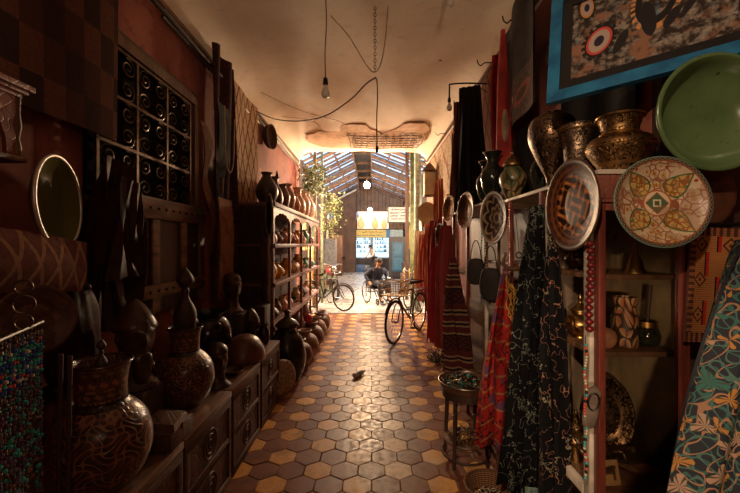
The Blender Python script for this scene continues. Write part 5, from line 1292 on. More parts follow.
# chain and swagged cable
t = thing('ceiling_chain', 'twisted chain and rope hanging from the middle of the ceiling', 'chain', (xs(375, 3.4), 3.4, 3.83))
Lc = 3.83 - zs(74, 3.4); mb = MB(); n = int(Lc / .03)
for k in range(n): mb.ring((0, 0, -.015 - k * .03), .011, .003, 12, 5, rot=(PI / 2, 0, (k % 2) * PI / 2), sy=1.6)
mb.build('links', M_iron, t)
MB().tube(cat([(-.42, .1, -.02), (-.25, .08, -.22), (-.08, .03, -.52), (.0, 0, -.60), (.06, 0, -.5), (.10, 0, -.25), (.12, 0, 0)], 5), .0055, 6).build('rope', M_rope, t)
P0 = Vector((xs(375, 3.4), 3.4, zs(76, 3.4)))
t = thing('swag_cable', 'black cable swagged from the left wall to the chain and dropping to an empty socket', 'cable', P0)
W0 = Vector((xs(256, 4.9), 4.9, zs(111, 4.9)))
pp = []
for (px, py, Yv) in ((256, 111, 5.0), (275, 119, 4.7), (300, 121, 4.4), (325, 116, 4.1), (350, 100, 3.75), (366, 84, 3.5), (375, 78, 3.4)):
    pp.append(Vector((xs(px, Yv), Yv, zs(py, Yv))) - P0)
MB().tube(cat(pp, 5), .007, 6).build('cable', M_cable, t)
MB().tube(cat([(0, 0, -.01), (.018, 0, -.05), (.022, 0, -.2), (.016, 0, -.4), (.018, 0, zs(148, 3.4) - P0.z)], 4), .006, 6).build('drop_cord', M_cable, t)
MB().lathe([(0, .02), (.012, .02), (.015, 0), (.012, -.03), (0, -.035)], 14, at((.018, 0, zs(149, 3.4) - P0.z))).build('empty_socket', M_black, t)
# thin wires on ceiling
struct('trim_ceiling_wire', MB().tube(cat([(-1.55, 5.2, 3.78), (-1.1, 6.0, 3.80), (-.5, 6.6, 3.81), (-.45, 7.2, 3.79)], 4), .005, 5).tube(cat([(-1.5, 6.2, 3.79), (-1.0, 6.5, 3.80), (-.9, 7.4, 3.80)], 4), .005, 5), M_rope)

# ================================================================ the hall beyond
def lit_bulb(label, x, y, z, top, e, r=.05, watts=0, col=(1, .62, .32)):
    t = thing('lit_bulb', label, 'lamp', (x, y, z), 0, 'lit bulbs in the hall')
    MB().tube([(0, 0, .08), (0, 0, top - z)], .006, 6).build('cord', M_cable, t)
    MB().lathe([(0, .10), (.016, .10), (.022, .05), (0, .05)], 14).build('socket', M_black, t)
    MB().ball((0, 0, 0), r, 16, (1, 1, 1.15)).build('bulb', emis('glowing_bulb', (1, .78, .52), e), t)
    l = bpy.data.lights.new('bulb_light', 'POINT'); l.energy = watts; l.color = col; l.shadow_soft_size = r * 1.1
    lo = bpy.data.objects.new('bulb_light', l); COL.objects.link(lo); lo.location = (0, 0, -r * 1.6 - .03); lo.parent = t
    return t
lit_bulb('brightest lit bulb hanging in the hall just past the ceiling', xs(367, 10.2), 10.2, zs(185, 10.2), 5.3, 260, .085, 520)
lit_bulb('smaller lit bulb hanging before the far shop', xs(370, 18), 18.0, zs(210, 18), 5.3, 160, .10, 420)
# far shop
YS = 23.4
t = thing('far_shop', 'small lit shop with a dark counter closing the far end of the hall', 'shop', (0, YS, 0))
def bx(x0, x1, y0, y1, z0, z1, nm, m, par=None, bev=0): return MB().boxb(x0, x1, y0, y1, z0, z1, bev).build(nm, m, par or t)
M_dk = plain('shop_dark', (.035, .03, .035), .4)
bx(-1.75, 1.75, -.1, .5, 0, .72, 'counter', M_dk)
bx(-1.75, 1.75, -.16, .5, .72, .78, 'counter_top', plain('counter_top', (.12, .11, .12), .3))
bx(-1.75, -1.62, 0, .1, .78, 2.1, 'post', M_dk); bx(-.02, .12, 0, .1, .78, 2.1, 'post', plain('shop_post', (.3, .38, .42), .4)); bx(1.6, 1.72, 0, .1, .78, 2.1, 'post', M_dk)
lw = emis('lit_shop_interior', (.5, .78, 1.0), 1.5)
w1 = bx(-1.25, -.04, .3, .32, .8, 2.05, 'lit_window', lw); w2 = bx(.14, 1.15, .3, .32, .8, 2.05, 'lit_window', lw)
M_gold = plain('shop_goods', (.10, .08, .06), .5, 0, .7, 9)
mb = MB(); rr = random.Random(2)
for z in (1.15, 1.42, 1.68, 1.92):
    mb.boxb(-1.25, 1.15, .1, .28, z - .02, z)
    for k in range(22):
        x = -1.2 + k * .105
        if -.1 < x < .18: continue
        if rr.random() < .55: mb.boxb(x, x + rr.uniform(.04, .09), .12, .2, z, z + rr.uniform(.06, .2))
g_ = mb.build('goods_on_shelves', M_gold, t); g_['kind'] = 'stuff'
bx(-1.8, 1.8, -.02, .5, 2.56, 2.62, 'canopy', M_dk)
t = thing('shop_sign', 'long pale yellow sign with blue ends above the far shop window', 'sign', (0, YS - .25, 2.06))
bx(-1.35, .95, 0, .05, 0, .48, 'yellow_board', plain('yellow_sign', (.75, .62, .18), .5, 0, .1), t)
bx(-1.65, -1.351, 0, .05, 0, .48, 'blue_board', plain('blue_sign', (.05, .22, .5), .5, 0, .1), t)
bx(.951, 1.2, 0, .05, 0, .48, 'blue_board', plain('blue_sign', (.05, .22, .5), .5), t); bx(1.201, 2.0, 0, .05, 0, .48, 'pale_board', plain('pale_sign', (.45, .58, .58), .5), t); bx(-2.25, -1.651, 0, .05, 0, .48, 'pale_board', plain('pale_sign', (.45, .58, .58), .5), t)
def scribble(x0, x1, z, amp, M, n=24, r=.012, seedd=0):
    rr = random.Random(seedd); mb = MB(); x = x0
    while x < x1:
        L = rr.uniform(.08, .2) * (x1 - x0) ; p = [(x + L * k / 5, 0, z + rr.uniform(-1, 1) * amp) for k in range(6) if x + L * k / 5 < x1]
        if len(p) > 1: mb.tube(cat(p, 2), r, 4, M)
        if rr.random() < .6: mb.ball((x + L * .5, 0, z + amp * 1.5), r * 1.2, 6, M=M)
        x += L * 1.15
    return mb
scribble(-.55, .85, .33, .05, at((0, -.01, 0)), r=.014, seedd=3).build('lettering', plain('sign_red', (.4, .12, .05), .5), t)
scribble(-1.2, .85, .13, .05, at((0, -.01, 0)), r=.014, seedd=4).build('lettering', plain('sign_blue_ink', (.08, .15, .3), .5), t)
# brass lanterns/ornaments above sign
for k, (px, s, nm) in enumerate(((351, .9, 'glowing orange lamp shade leftmost above the shop sign'), (361, .95, 'glowing orange lamp shade second above the shop sign'), (375, .9, 'glowing orange lamp shade third above the shop sign'), (384, .8, 'glowing orange lamp shade rightmost above the shop sign'))):
    if k == 0: ln0 = put(MB().pot([(.10, 0), (.22, .15), (.24, .35), (.12, .6), (.06, .7), (.09, .76)], 20, n=2), 'lamp_shade', emis('amber_shade', (1, .50, .20), .9), nm, 'lamp shade', (xs(px, YS - .1), YS - .1, 2.63), 0, 'lamp shades above the shop sign', s)
    else: dup(ln0, nm, (xs(px, YS - .1), YS - .1, 2.63), 0, s)
put(MB().boxb(-1.0, 1.0, 0, .04, 0, 1.1), 'glowing_board', emis('warm_backlit_panel', (1, .80, .66), .85), 'pale warm lit board behind the lamp shades', 'board', (xs(373, YS + .3), YS + .3, 2.63))
put(MB().ball((0, 0, .25), .25, 16), 'glass_globe', plain('grey_globe', (.45, .5, .55), .2), 'grey round globe at the left above the shop sign', 'globe', (xs(355, YS - .1), YS + .15, 3.2))
put(MB().boxb(-.55, .45, 0, .05, 0, .5), 'small_sign', plain('orange_box', (.55, .22, .08), .5), 'small orange box on the left end of the shop canopy', 'box', (xs(346, YS - .1), YS, 2.63), 0)
# white text board
t = thing('white_notice_board', 'white rectangular board with lines of dark lettering hanging at the right of the hall', 'sign', (xs(400, 15), 15, zs(214.5, 15)))
bx(-.47, .47, 0, .03, -.30, .30, 'board', plain('white_board', (.42, .42, .40), .4, 0, .05), t)
f = MB().boxb(-.49, .49, -.015, .035, .30, .345).boxb(-.51, .51, -.015, .035, -.345, -.30).boxb(-.51, -.47, -.015, .035, -.3, .3).boxb(.47, .51, -.015, .035, -.3, .3); f.build('frame', M_black, t)
for k, (a, b, z) in enumerate(((-.35, .32, .2), (-.4, -.05, .06), (.05, .42, .08), (-.4, -.1, -.06), (.02, .4, -.05), (-.35, .3, -.18))): scribble(a, b, z, .022, at((0, -.008, 0)), r=.009, seedd=10 + k).build('lettering', M_black, t)
# planked brown gable pieces
t = thing('timber_booth', 'brown planked booth with a pale sloping eave at the far left of the hall', 'booth', (-1.56, 21.5, 0))
bx(-.62, .66, 0, 1.2, 0, 4.1, 'walls', plain('booth_brown', (.08, .042, .028), .7, 0, .3, 3), t)
MB().prism([(-.62, 4.1), (.66, 4.1), (.66, 4.75)], 1.2, at((0, 1.2, 0), (PI / 2, 0, 0))).build('gable', plain('booth_brown', (.08, .042, .028), .7), t)
MB().tube([(-.65, -.03, 4.12), (.70, -.03, 4.8)], .05, 4).build('eave', M_whitep, t)
# blue door cupboard
t = thing('blue_door_cupboard', 'dark cupboard with a blue panelled door on the right before the far shop', 'cupboard', (xs(398, 17.5), 17.5, .0))
bx(-.42, .45, 0, .5, 0, 2.0, 'carcass', M_dk, t); d = bx(-.28, .25, -.04, -.002, .35, 1.75, 'door', plain('blue_door', (.02, .11, .20), .4, 0, .3), t)
bx(-.2, .17, -.055, -.041, 1.1, 1.65, 'door_panel', plain('blue_door_light', (.04, .17, .28), .4), t); bx(-.2, .17, -.055, -.041, .45, 1.0, 'door_panel', plain('blue_door_light', (.04, .17, .28), .4), t)
# side stalls left: doors, crates, boards
def stallbox(nm, label, ct, x, y, w, d, h, m, z=0):
    return put(MB().boxb(-w / 2, w / 2, -d / 2, d / 2, 0, h, .01), nm, m, label, ct, (x, y, z), 0)
stallbox('upright_board', 'tall tan board leaning in front of the left shops', 'board', -1.85, 11.6, .30, .06, 1.85, plain('tan_board', (.42, .26, .13), .6)).rotation_euler = (0, .02, .1)
stallbox('orange_board', 'narrow orange board standing beside the tan one', 'board', -1.55, 10.0, .09, .05, 1.7, plain('orange_board', (.55, .25, .06), .6))
stallbox('wooden_crate', 'brown wooden crate on the hall floor at the left', 'crate', -1.75, 15.0, .7, .7, .8, M_bwood)
stallbox('green_bin', 'dull green bin beyond the motorcycle', 'bin', -1.5, 13.2, .5, .5, .75, plain('green_bin_paint', (.12, .14, .08), .6))
stallbox('grey_cupboard', 'grey cupboard against the left side of the hall', 'cupboard', -1.95, 17.5, .6, .9, 1.9, plain('grey_cupboard_paint', (.22, .2, .18), .6))
stallbox('brown_cupboard', 'brown cupboard farther back at the left of the hall', 'cupboard', -1.9, 19.6, .8, .8, 2.1, M_bwood)
stallbox('market_table', 'low dark table with goods on the right of the hall', 'table', 1.45, 12.6, .8, 1.3, .62, M_bwood)
stallbox('storage_chest', 'dark chest beyond the market table at the right', 'chest', 1.6, 15.0, .6, .8, .9, M_dwood)
stallbox('far_crate', 'small dark crate before the far shop counter at the left', 'crate', -.62, 21.9, .5, .4, .42, plain('blue_crate_paint', (.04, .1, .22), .5))
stallbox('far_box', 'small grey box before the far shop counter', 'box', -.25, 22.3, .4, .35, .38, plain('grey_box', (.3, .3, .3), .5))
rr = random.Random(77)
gs = None; cl = [(.5, .28, .08), (.2, .3, .15), (.5, .12, .06), (.45, .4, .3), (.1, .15, .3), (.6, .45, .2)]
for k in range(9):
    x = 1.2 + .22 * (k % 3); y = 12.15 + .35 * (k // 3)
    put(MB().pot([(.05, 0), (.09, .06), (.08, .14), (.04, .18), (.055, .2)], 14, n=2), 'clay_jar', plain('stall_clay_%d' % (k % 6), cl[k % 6], .5), 'little %s jar on the market table, %s row, %s' % (['orange', 'green', 'red', 'cream', 'blue', 'sand'][k % 6], ['front', 'middle', 'back'][k // 3], ['left', 'centre', 'right'][k % 3]), 'jar', (x, y, .62), 0, 'jars on the market table', rr.uniform(.9, 1.3))
# goods hanging on the hall's left wall
for k in range(6):
    c = [(.35, .12, .05), (.5, .3, .1), (.12, .16, .1), (.45, .12, .08), (.08, .1, .14), (.5, .4, .28)][k]
    put(drape(.3, .45, .9, 3, .04, 0, 0, 0, .01, 10, 50 + k), 'hung_garment', plain('garment_%d' % k, c, .8), '%s garment hanging on the left side of the hall' % ['rust', 'ochre', 'olive', 'brick red', 'slate', 'cream'][k], 'garment', (-2.19, 10.6 + k * 1.6, 2.35), (0, 0, 1.5), 'garments on the left of the hall')
    put(drape(.3, .5, 1.2, 3, .04, 0, 0, 0, .01, 10, 60 + k), 'hung_garment', plain('garment_%d' % ((k + 2) % 6), [(.12, .16, .1), (.45, .12, .08), (.08, .1, .14), (.5, .4, .28), (.35, .12, .05), (.5, .3, .1)][k], .8), '%s garment hanging on the right side of the hall' % ['olive', 'brick red', 'slate', 'cream', 'rust', 'ochre'][k], 'garment', (1.99, 10.2 + k * 1.7, 2.6), (0, 0, -1.5), 'garments on the right of the hall')
# pale pipe, green post and lantern at the opening
put(MB().tube([(0, 0, 0), (0, 0, 4.5)], .09, 16).ring((0, 0, 2.0), .078, .02, 20).ring((0, 0, 3.2), .078, .02, 20), 'drain_pipe', plain('pale_green_pipe', (.26, .33, .26), .45), 'thick pale green pipe rising at the right of the hall opening', 'pipe', (xs(418, 9.2), 9.25, 0))
put(MB().boxb(-.05, .05, -.05, .05, 0, 4.4), 'green_post', plain('olive_post', (.11, .12, .045), .6, 0, .4), 'narrow olive post just left of the pale pipe', 'post', (xs(412, 9.8), 9.8, 0))
put(MB().boxb(-.05, .05, -.05, .05, 0, 4.4), 'dark_post', M_dwood, 'dark wooden post beside the olive post', 'post', (xs(407, 11.0), 11.0, 0))
def slant_post(lab, px, y, c): put(MB().boxb(-.035, .035, -.035, .035, 0, 4.35), 'thin_post', plain(lab.split()[1] + '_post_paint', c, .6), lab, 'post', (xs(px, y), y, 0))
slant_post('thin cream post at the left behind the vines', 315, 9.6, (.25, .2, .13)); slant_post('thin green post at the left behind the vines', 322, 10.4, (.16, .18, .11))
t = thing('cloth_lantern', 'square cream cloth lantern with a dark frame hung at the right end of the aisle', 'lantern', (1.17, 7.4, 2.62))
M_lan = plain('lantern_cloth', (.62, .50, .32), .7, 0, .15, 5)
MB().boxb(-.11, .11, -.11, .11, 0, .46, .01).build('shade', M_lan, t); MB().boxb(-.12, .12, -.12, .12, -.02, -.001).boxb(-.12, .12, -.12, .12, .461, .48).build('frame', M_dwood, t)
MB().lathe([(.16, .481), (.05, .62), (.01, .66), (0, .66)], 4).build('roof', M_bwood, t)
put(drape(.12, .20, .5, 4, .03, 0, .0, 0, .01, 10, 71), 'cream_bundle', M_lan, 'cream bundle of cloth hanging under the cloth lantern', 'cloth', (1.14, 7.75, 2.5), (0, 0, -.3))
hang(dish(.2, .05), 'cream_round_fan', M_lan, 'round cream plaited fan hung below the cloth lantern', 'fan', (1.08, 7.0, zs(213, 7.0)), (-.55, -.8, 0))
# leafy vines on the left of the opening
def leafmat(name, c1, c2):
    g = G(name, .55); g.col(g.mix(g.step(g.noise(3, 3), .35, .65), c1, c2)); return g.mat
M_lf = leafmat('pale_leaf', (.07, .11, .035), (.26, .31, .15)); M_lf2 = leafmat('dark_leaf', (.08, .11, .04), (.22, .25, .09))
def vine(label, x, y, z, h, w, n, seedd, m):
    t = thing('trailing_plant', label, 'plant', (x, y, z), 0, 'trailing plants at the hall opening'); rr = random.Random(seedd); mb = MB(); st = MB()
    for s in range(7):
        p = Vector((rr.uniform(-w, w) * .4, rr.uniform(-w, w) * .4, 0)); pts = [p.copy()]
        for k in range(8): p = p + Vector((rr.uniform(-.06, .06), rr.uniform(-.06, .06), -h / 8 * rr.uniform(.5, 1.2))); pts.append(p.copy())
        st.tube(pts, .006, 4)
        for k in range(n // 7):
            q = rr.choice(pts) + Vector((rr.gauss(0, w * .32), rr.gauss(0, w * .32), rr.uniform(-.05, .05))); L = rr.uniform(.045, .085)
            M = at(q, (rr.uniform(-1, 1), rr.uniform(-1, 1), rr.uniform(0, 6.3)))
            vs = [mb.bm.verts.new(M @ Vector(c)) for c in ((0, 0, 0), (L * .4, L * .5, .012), (0, L * 1.5, -.01), (-L * .4, L * .5, .012), (0, L * .6, 0))]
            mb.face([vs[0], vs[1], vs[4]]); mb.face([vs[1], vs[2], vs[4]]); mb.face([vs[2], vs[3], vs[4]]); mb.face([vs[3], vs[0], vs[4]])
    mb.build('leaves', m, t, 180); st.build('stems', M_bwood, t); return t
vine('pale leafed trailing plant highest at the left of the hall opening', xs(317, 9.4), 9.4, zs(166, 9.4), .8, .34, 300, 1, M_lf)
vine('pale leafed trailing plant above the last rack vases', -1.50, 8.62, 3.35, .62, .26, 260, 2, M_lf)
vine('dark leafed trailing plant beside the blue pot', xs(334, 10.6), 10.6, zs(195, 10.6), .9, .36, 240, 3, M_lf2)
vine('mixed leafed trailing plant lowest over the motorcycle', xs(328, 9.9), 10.0, zs(205, 10), 1.0, .26, 220, 4, M_lf2)
put(MB().lathe([(0, 0), (.07, 0), (.09, .15), (.1, .16), (.08, .17), (0, .16)], 18), 'blue_pot', plain('blue_plastic', (.03, .12, .4), .4), 'small bright blue pot hanging among the vines', 'pot', (xs(330, 10.2), 10.2, zs(219, 10.2)))

# ---- bicycles
def wheel(R, name='wheel', tyre=.018, spokes=18, rim=.009, parent=None, loc=(0, 0, 0), mt_=None):
    """wheel in local xz plane (axle along y)"""
    o = MB().ring((0, 0, 0), R - tyre, tyre, 48, 8, rot=(PI / 2, 0, 0)).build(name, mt_ or M_rub, parent); o.location = loc
    MB().ring((0, 0, 0), R - tyre * 2.2, rim, 44, 6, rot=(PI / 2, 0, 0)).build('rim', M_steel, o)
    mb = MB()
    for k in range(spokes):
        a = 2 * PI * k / spokes; mb.tube([(.02 * math.cos(a + .5), (-1) ** k * .02, .02 * math.sin(a + .5)), ((R - tyre * 2.2) * math.cos(a), 0, (R - tyre * 2.2) * math.sin(a))], .0018, 4, cap=False)
    mb.build('spokes', M_steel, o)
    MB().lathe([(0, -.035), (.02, -.035), (.02, .035), (0, .035)], 12, at((0, 0, 0), (PI / 2, 0, 0))).build('hub', M_steel, o)
    return o
def bicycle(label, loc, rz, colr, basket=False, lean=0):
    t = thing('bicycle', label, 'bicycle', loc, (lean, 0, rz)); R = .33; m = colr
    wheel(R, 'rear_wheel', parent=t, loc=(-.52, 0, R), mt_=M_rub); wheel(R, 'front_wheel', parent=t, loc=(.52, 0, R), mt_=M_rub)
    bb = (-.08, 0, .28); st = (-.22, 0, .74); hd = (.32, 0, .78); hl = (.36, 0, .62)
    f = MB()
    for a, b in ((bb, st), (st, hd), (bb, hl), (hd, hl)): f.tube([a, b], .016, 10)
    for s in (-1, 1): f.tube([(-.52, .05 * s, R), (-.12, .03 * s, .28)], .009, 8); f.tube([(-.52, .05 * s, R), (-.22, .02 * s, .70)], .008, 8)
    f.build('frame', m, t)
    f = MB()
    for s in (-1, 1): f.tube(cat([hl, (.38, .05 * s, .56), (.45, .05 * s, .48), (.52, .05 * s, R)], 3), .010, 8)
    f.build('fork', m, t)
    MB().tube([hd, (.30, 0, .90)], .012, 8).tube(cat([(.16, -.27, .93), (.28, -.22, .96), (.33, -.1, .94), (.30, 0, .91), (.33, .1, .94), (.28, .22, .96), (.16, .27, .93)], 4), .011, 8).build('handlebar', M_steel, t)
    for s in (-1, 1): MB().tube([(.17, .265 * s, .93), (.07, .28 * s, .92)], .016, 8).build('grip', M_black, t)
    MB().tube([st, (-.25, 0, .84)], .012, 8).build('seat_post', M_steel, t)
    MB().prism([(-.14, -.07), (-.14, .07), (-.06, .08), (.04, .03), (.13, .015), (.13, -.015), (.04, -.03), (-.06, -.08)], .045, at((-.25, 0, .84))).build('saddle', M_black, t)
    for x in (-.52, .52):
        q = MB(); a0, a1 = (PI * .35, PI * 1.05) if x < 0 else (PI * .15, PI * .85)
        q.tube([(x + .355 * math.cos(a0 + (a1 - a0) * k / 14), 0, R + .355 * math.sin(a0 + (a1 - a0) * k / 14)) for k in range(15)], .014, 6); q.build('mudguard', m, t)
    MB().ring((-.08, .045, .28), .085, .006, 24, 6, rot=(PI / 2, 0, 0)).tube([(-.08, .05, .28), (.04, .06, .16)], .009, 6).tube([(-.08, -.05, .28), (-.2, -.06, .4)], .009, 6).build('crank', M_steel, t)
    for s, (x, z) in ((1, (.04, .16)), (-1, (-.2, .4))): MB().box((x, .1 * s, z), (.09, .07, .02), None, .004).build('pedal', M_black, t)
    MB().boxb(-.75, -.30, -.06, .06, .70, .715, .003).tube([(-.7, .05, .70), (-.52, .05, R)], .006, 6).tube([(-.7, -.05, .70), (-.52, -.05, R)], .006, 6).build('carrier', M_steel, t)
    MB().tube([(-.1, .04, .28), (-.18, .2, .0)], .008, 6).build('kickstand', M_steel, t)
    if basket:
        g = MB()
        for z in (0, .07, .14, .2): g.tube([(a, b, z) for a, b in ((-.12, -.17), (.14, -.19), (.14, .19), (-.12, .17))], .006, 6, at((.52, 0, .74)), closed=True)
        for k in range(9):
            y = -.17 + k * .0425; g.tube([(.14, y, 0), (.14, y, .2)], .004, 5, at((.52, 0, .74))); g.tube([(-.12, y, 0), (-.12, y, .2)], .004, 5, at((.52, 0, .74)))
        g.boxb(-.12, .14, -.17, .17, -.01, 0, M=at((.52, 0, .74))); g.build('basket', plain('yellow_wire', (.75, .5, .12), .5), t)
    return t
M_bike1 = plain('bike_dark', (.045, .03, .028), .35, .3); M_bike2 = plain('bike_brown', (.13, .07, .04), .35, .3)
bicycle('dark bicycle parked at the left where the tiles meet the bright floor', (-.62 - .50, 9.35, 0), -.55, M_bike1)
bicycle('brown bicycle with a yellow basket parked at the right facing the aisle', (.66, 6.6, 0), 4.22, M_bike2, True).scale = (1.1, 1.1, 1.1)
bicycle('second bicycle half hidden behind the yellow basket one', (1.22, 9.95, 0), 4.2, M_bike1)
# motorcycle
t = thing('motorcycle', 'small dark motorcycle parked behind the left bicycle', 'motorcycle', (-1.28, 11.3, 0), (0, 0, -1.15))
for x, nm in ((-.62, 'rear_wheel'), (.62, 'front_wheel')):
    w = wheel(.30, nm, .045, 16, .012, t, (x, 0, .30))
MB().lathe([(0, -.26), (.09, -.2), (.13, 0), (.11, .18), (0, .24)], 20, at((.14, 0, .82), (0, PI / 2 + .12, 0)), n=2).build('tank', plain('tank_red', (.22, .02, .02), .25), t)
MB().boxb(-.62, -.05, -.12, .12, .74, .84, .03).build('seat', M_black, t)
MB().boxb(-.12, .22, -.13, .13, .28, .60, .03).ring((.05, 0, .5), .12, .02, 16).build('engine', M_steel, t)
f = MB()
for s in (-1, 1): f.tube([(.62, .09 * s, .30), (.38, .07 * s, .98)], .022, 8); f.tube([(-.62, .09 * s, .30), (-.2, .08 * s, .34), (.2, .05 * s, .34), (.36, 0, .85)], .018, 8); f.tube([(-.62, .09 * s, .32), (-.45, .09 * s, .74)], .02, 8)
f.build('frame', M_bike1, t)
MB().tube(cat([(.22, -.34, 1.02), (.34, -.22, 1.06), (.38, 0, 1.0), (.34, .22, 1.06), (.22, .34, 1.02)], 4), .014, 8).build('handlebar', M_steel, t)
MB().ball((.5, 0, .92), .09, 18, (.8, 1, 1)).build('headlamp', M_steel, t)
MB().tube([(-.1, -.14, .3), (-.75, -.16, .34)], .035, 10).build('exhaust', M_steel, t)
for s in (-1, 1):
    MB().tube([(.3, .3 * s, 1.04), (.3, .36 * s, 1.2)], .006, 6).lathe([(0, 0), (.06, 0), (.06, .015), (0, .015)], 16, at((.3, .36 * s, 1.22), (0, PI / 2, 0))).build('mirror', M_black, t)

# ---- people
def skin(name, V_, E_, R_, m, parent=None, root=0, sub=2):
    me = bpy.data.meshes.new(name); me.from_pydata([Vector(v) for v in V_], E_, []); o = bpy.data.objects.new(name, me); COL.objects.link(o)
    s = o.modifiers.new('skin', 'SKIN'); s.use_smooth_shade = True; s.branch_smoothing = .4
    for i, r in enumerate(R_): me.skin_vertices[0].data[i].radius = (r if isinstance(r, tuple) else (r, r)) if r else (.01, .01)
    me.skin_vertices[0].data[root].use_root = True
    ss = o.modifiers.new('sub', 'SUBSURF'); ss.levels = sub; ss.render_levels = sub
    me.materials.append(m)
    if parent: o.parent = parent
    return o
def bake(o):
    dg = bpy.context.evaluated_depsgraph_get(); me = bpy.data.meshes.new_from_object(o.evaluated_get(dg)); o.modifiers.clear(); o.data = me
    for p in me.polygons: p.use_smooth = True
class Body:
    def __init__(s): s.v = []; s.e = []; s.r = []
    def chain(s, pts, rs, frm=None):
        last = frm
        for p, r in zip(pts, rs):
            s.v.append(p); s.r.append(r); i = len(s.v) - 1
            if last is not None: s.e.append((last, i))
            last = i
        return last
M_skin = plain('skin', (.38, .19, .11), .55, 0, .1, 5); M_hair = plain('hair', (.012, .01, .009), .6)
def person(label, loc, rz, J, top_m, leg_m, shoe_m):
    """J: joints dict in local coords, facing +y"""
    t = thing('person', label, 'person', loc, (0, 0, rz))
    B = Body()
    pel = B.chain([J['pelvis']], [(.13, .10)]); ch = B.chain([J['waist'], J['chest'], J['neck0']], [(.115, .085), (.13, .095), (.06, .06)], pel)
    nk = B.chain([J['neck1']], [.052], ch)
    hd = Vector(J['head']); f = Vector(J['look']).normalized()
    B.chain([hd - Vector((0, 0, .045)) + f * .02, hd + Vector((0, 0, .02)), hd + Vector((0, 0, .085))], [(.068, .075), (.085, .092), (.062, .07)], nk)
    chest_i = 2
    for s in ('l', 'r'):
        sh, el, wr, ft = [Vector(q) for q in J['arm_' + s]]
        last = B.chain([sh, sh.lerp(el, .5), el, el.lerp(wr, .5), wr], [.055, .047, .04, .035, .026], chest_i)
        d = (ft - wr).normalized(); side = d.cross(Vector((0, 0, 1))).normalized(); up = side.cross(d).normalized()
        pm = B.chain([wr + d * .045], [(.032, .02)], last)
        for k, (o_, L) in enumerate(((-.027, .065), (-.009, .078), (.009, .073), (.027, .058))):
            b = wr + d * .085 + side * o_; B.chain([b, b + d * L * .5 - up * .008, b + d * L * .8 - up * .03], [.010, .009, .007], pm)
        tb = wr + d * .03 + side * (.035 if s == 'l' else -.035); B.chain([tb, tb + d * .035 + side * (.02 if s == 'l' else -.02), tb + d * .06 + side * (.018 if s == 'l' else -.018)], [.013, .011, .009], pm)
        hp, kn, an, toe = [Vector(q) for q in J['leg_' + s]]
        B.chain([hp, hp.lerp(kn, .5), kn, kn.lerp(an, .4), an, toe], [.085, .078, .06, .055, .04, (.04, .028)], pel)
    b = skin('body', B.v, B.e, B.r, M_skin, t); bake(b)
    # clothes: slightly fatter skins over the same joints
    C = Body(); p0 = C.chain([J['pelvis']], [(.15, .125)]); c1 = C.chain([J['waist'], J['chest'], J['neck0']], [(.145, .115), (.158, .12), (.075, .07)], p0)
    for s in ('l', 'r'):
        sh, el, wr, ft = [Vector(q) for q in J['arm_' + s]]; C.chain([sh, sh.lerp(el, .5), el, el.lerp(wr, .5), wr], [.075, .064, .056, .05, .042], 2)
    o = skin('sweater', C.v, C.e, C.r, top_m, t); bake(o)
    C = Body(); p0 = C.chain([J['pelvis']], [(.145, .125)])
    for s in ('l', 'r'):
        hp, kn, an, toe = [Vector(q) for q in J['leg_' + s]]; C.chain([hp, hp.lerp(kn, .5), kn, kn.lerp(an, .5), an + Vector((0, 0, .03))], [.105, .096, .08, .072, .062], p0)
    o = skin('trousers', C.v, C.e, C.r, leg_m, t); bake(o)
    for s in ('l', 'r'):
        an, toe = Vector(J['leg_' + s][2]), Vector(J['leg_' + s][3]); d = (toe - an); d.z = 0; d.normalize()
        C = Body(); C.chain([an + Vector((0, 0, -.03)) - d * .04, an + d * .05 + Vector((0, 0, -.05)), toe + d * .02 + Vector((0, 0, -.012))], [.045, .047, .035]); o = skin('shoe', C.v, C.e, C.r, shoe_m, t); bake(o)
    # hair, ears, nose
    M = Matrix.Translation(hd) @ Vector((f.x, f.y, 0)).to_track_quat('Y', 'Z').to_matrix().to_4x4()
    h = MB().lathe([(.098, .0), (.103, .05), (.09, .10), (.05, .128), (0, .135)], 24, M @ at((0, -.018, .0)), n=2, sy=1.1)
    h.lathe([(.088, -.06), (.1, .0)], 24, M @ at((0, -.03, 0)), sy=.95); h.build('hair', M_hair, t)
    n = MB().lathe([(.016, -.02), (.014, 0), (.005, .03), (0, .035)], 10, M @ at((0, .098, -.01)), n=2)
    for s in (-1, 1): n.ball((s * .092, 0, -.01), .024, 8, (.4, .7, 1.2), M); 
    n.build('nose_and_ears', M_skin, t)
    e = MB()
    for s in (-1, 1): e.ball((s * .032, .090, .015), .007, 8, (1.2, .6, .7), M)
    e.build('eyes', M_black, t); MB().box((0, .098, -.055), (.045, .012, .010), M, .003).build('mouth', plain('lips', (.3, .1, .08), .5), t)
    return t
wx, wy = xs(377, 10.5), 10.5; wrz = PI + .42
J = dict(pelvis=(0, 0, .56), waist=(0, .01, .70), chest=(0, .04, .88), neck0=(0, .05, 1.00), neck1=(0, .07, 1.05), head=(0.0, .10, 1.13), look=(.75, .9, 0),
         arm_l=[(-.20, .04, .93), (-.33, -.06, .74), (-.29, .07, .58), (-.29, .16, .53)], arm_r=[(.20, .04, .93), (.35, -.04, .76), (.29, .10, .60), (.29, .19, .55)],
         leg_l=[(-.10, .03, .54), (-.12, .44, .56), (-.11, .50, .17), (-.12, .64, .11)], leg_r=[(.10, .03, .54), (.12, .44, .56), (.10, .48, .17), (.12, .62, .11)])
person('person in a navy sweater and dark jeans seated in a wheelchair and looking aside', (wx, wy, 0), wrz, J, plain('navy_knit', (.010, .015, .038), .8, 0, .3, 30), plain('dark_denim', (.014, .018, .03), .8, 0, .3, 30), plain('shoe_black', (.02, .018, .018), .4))
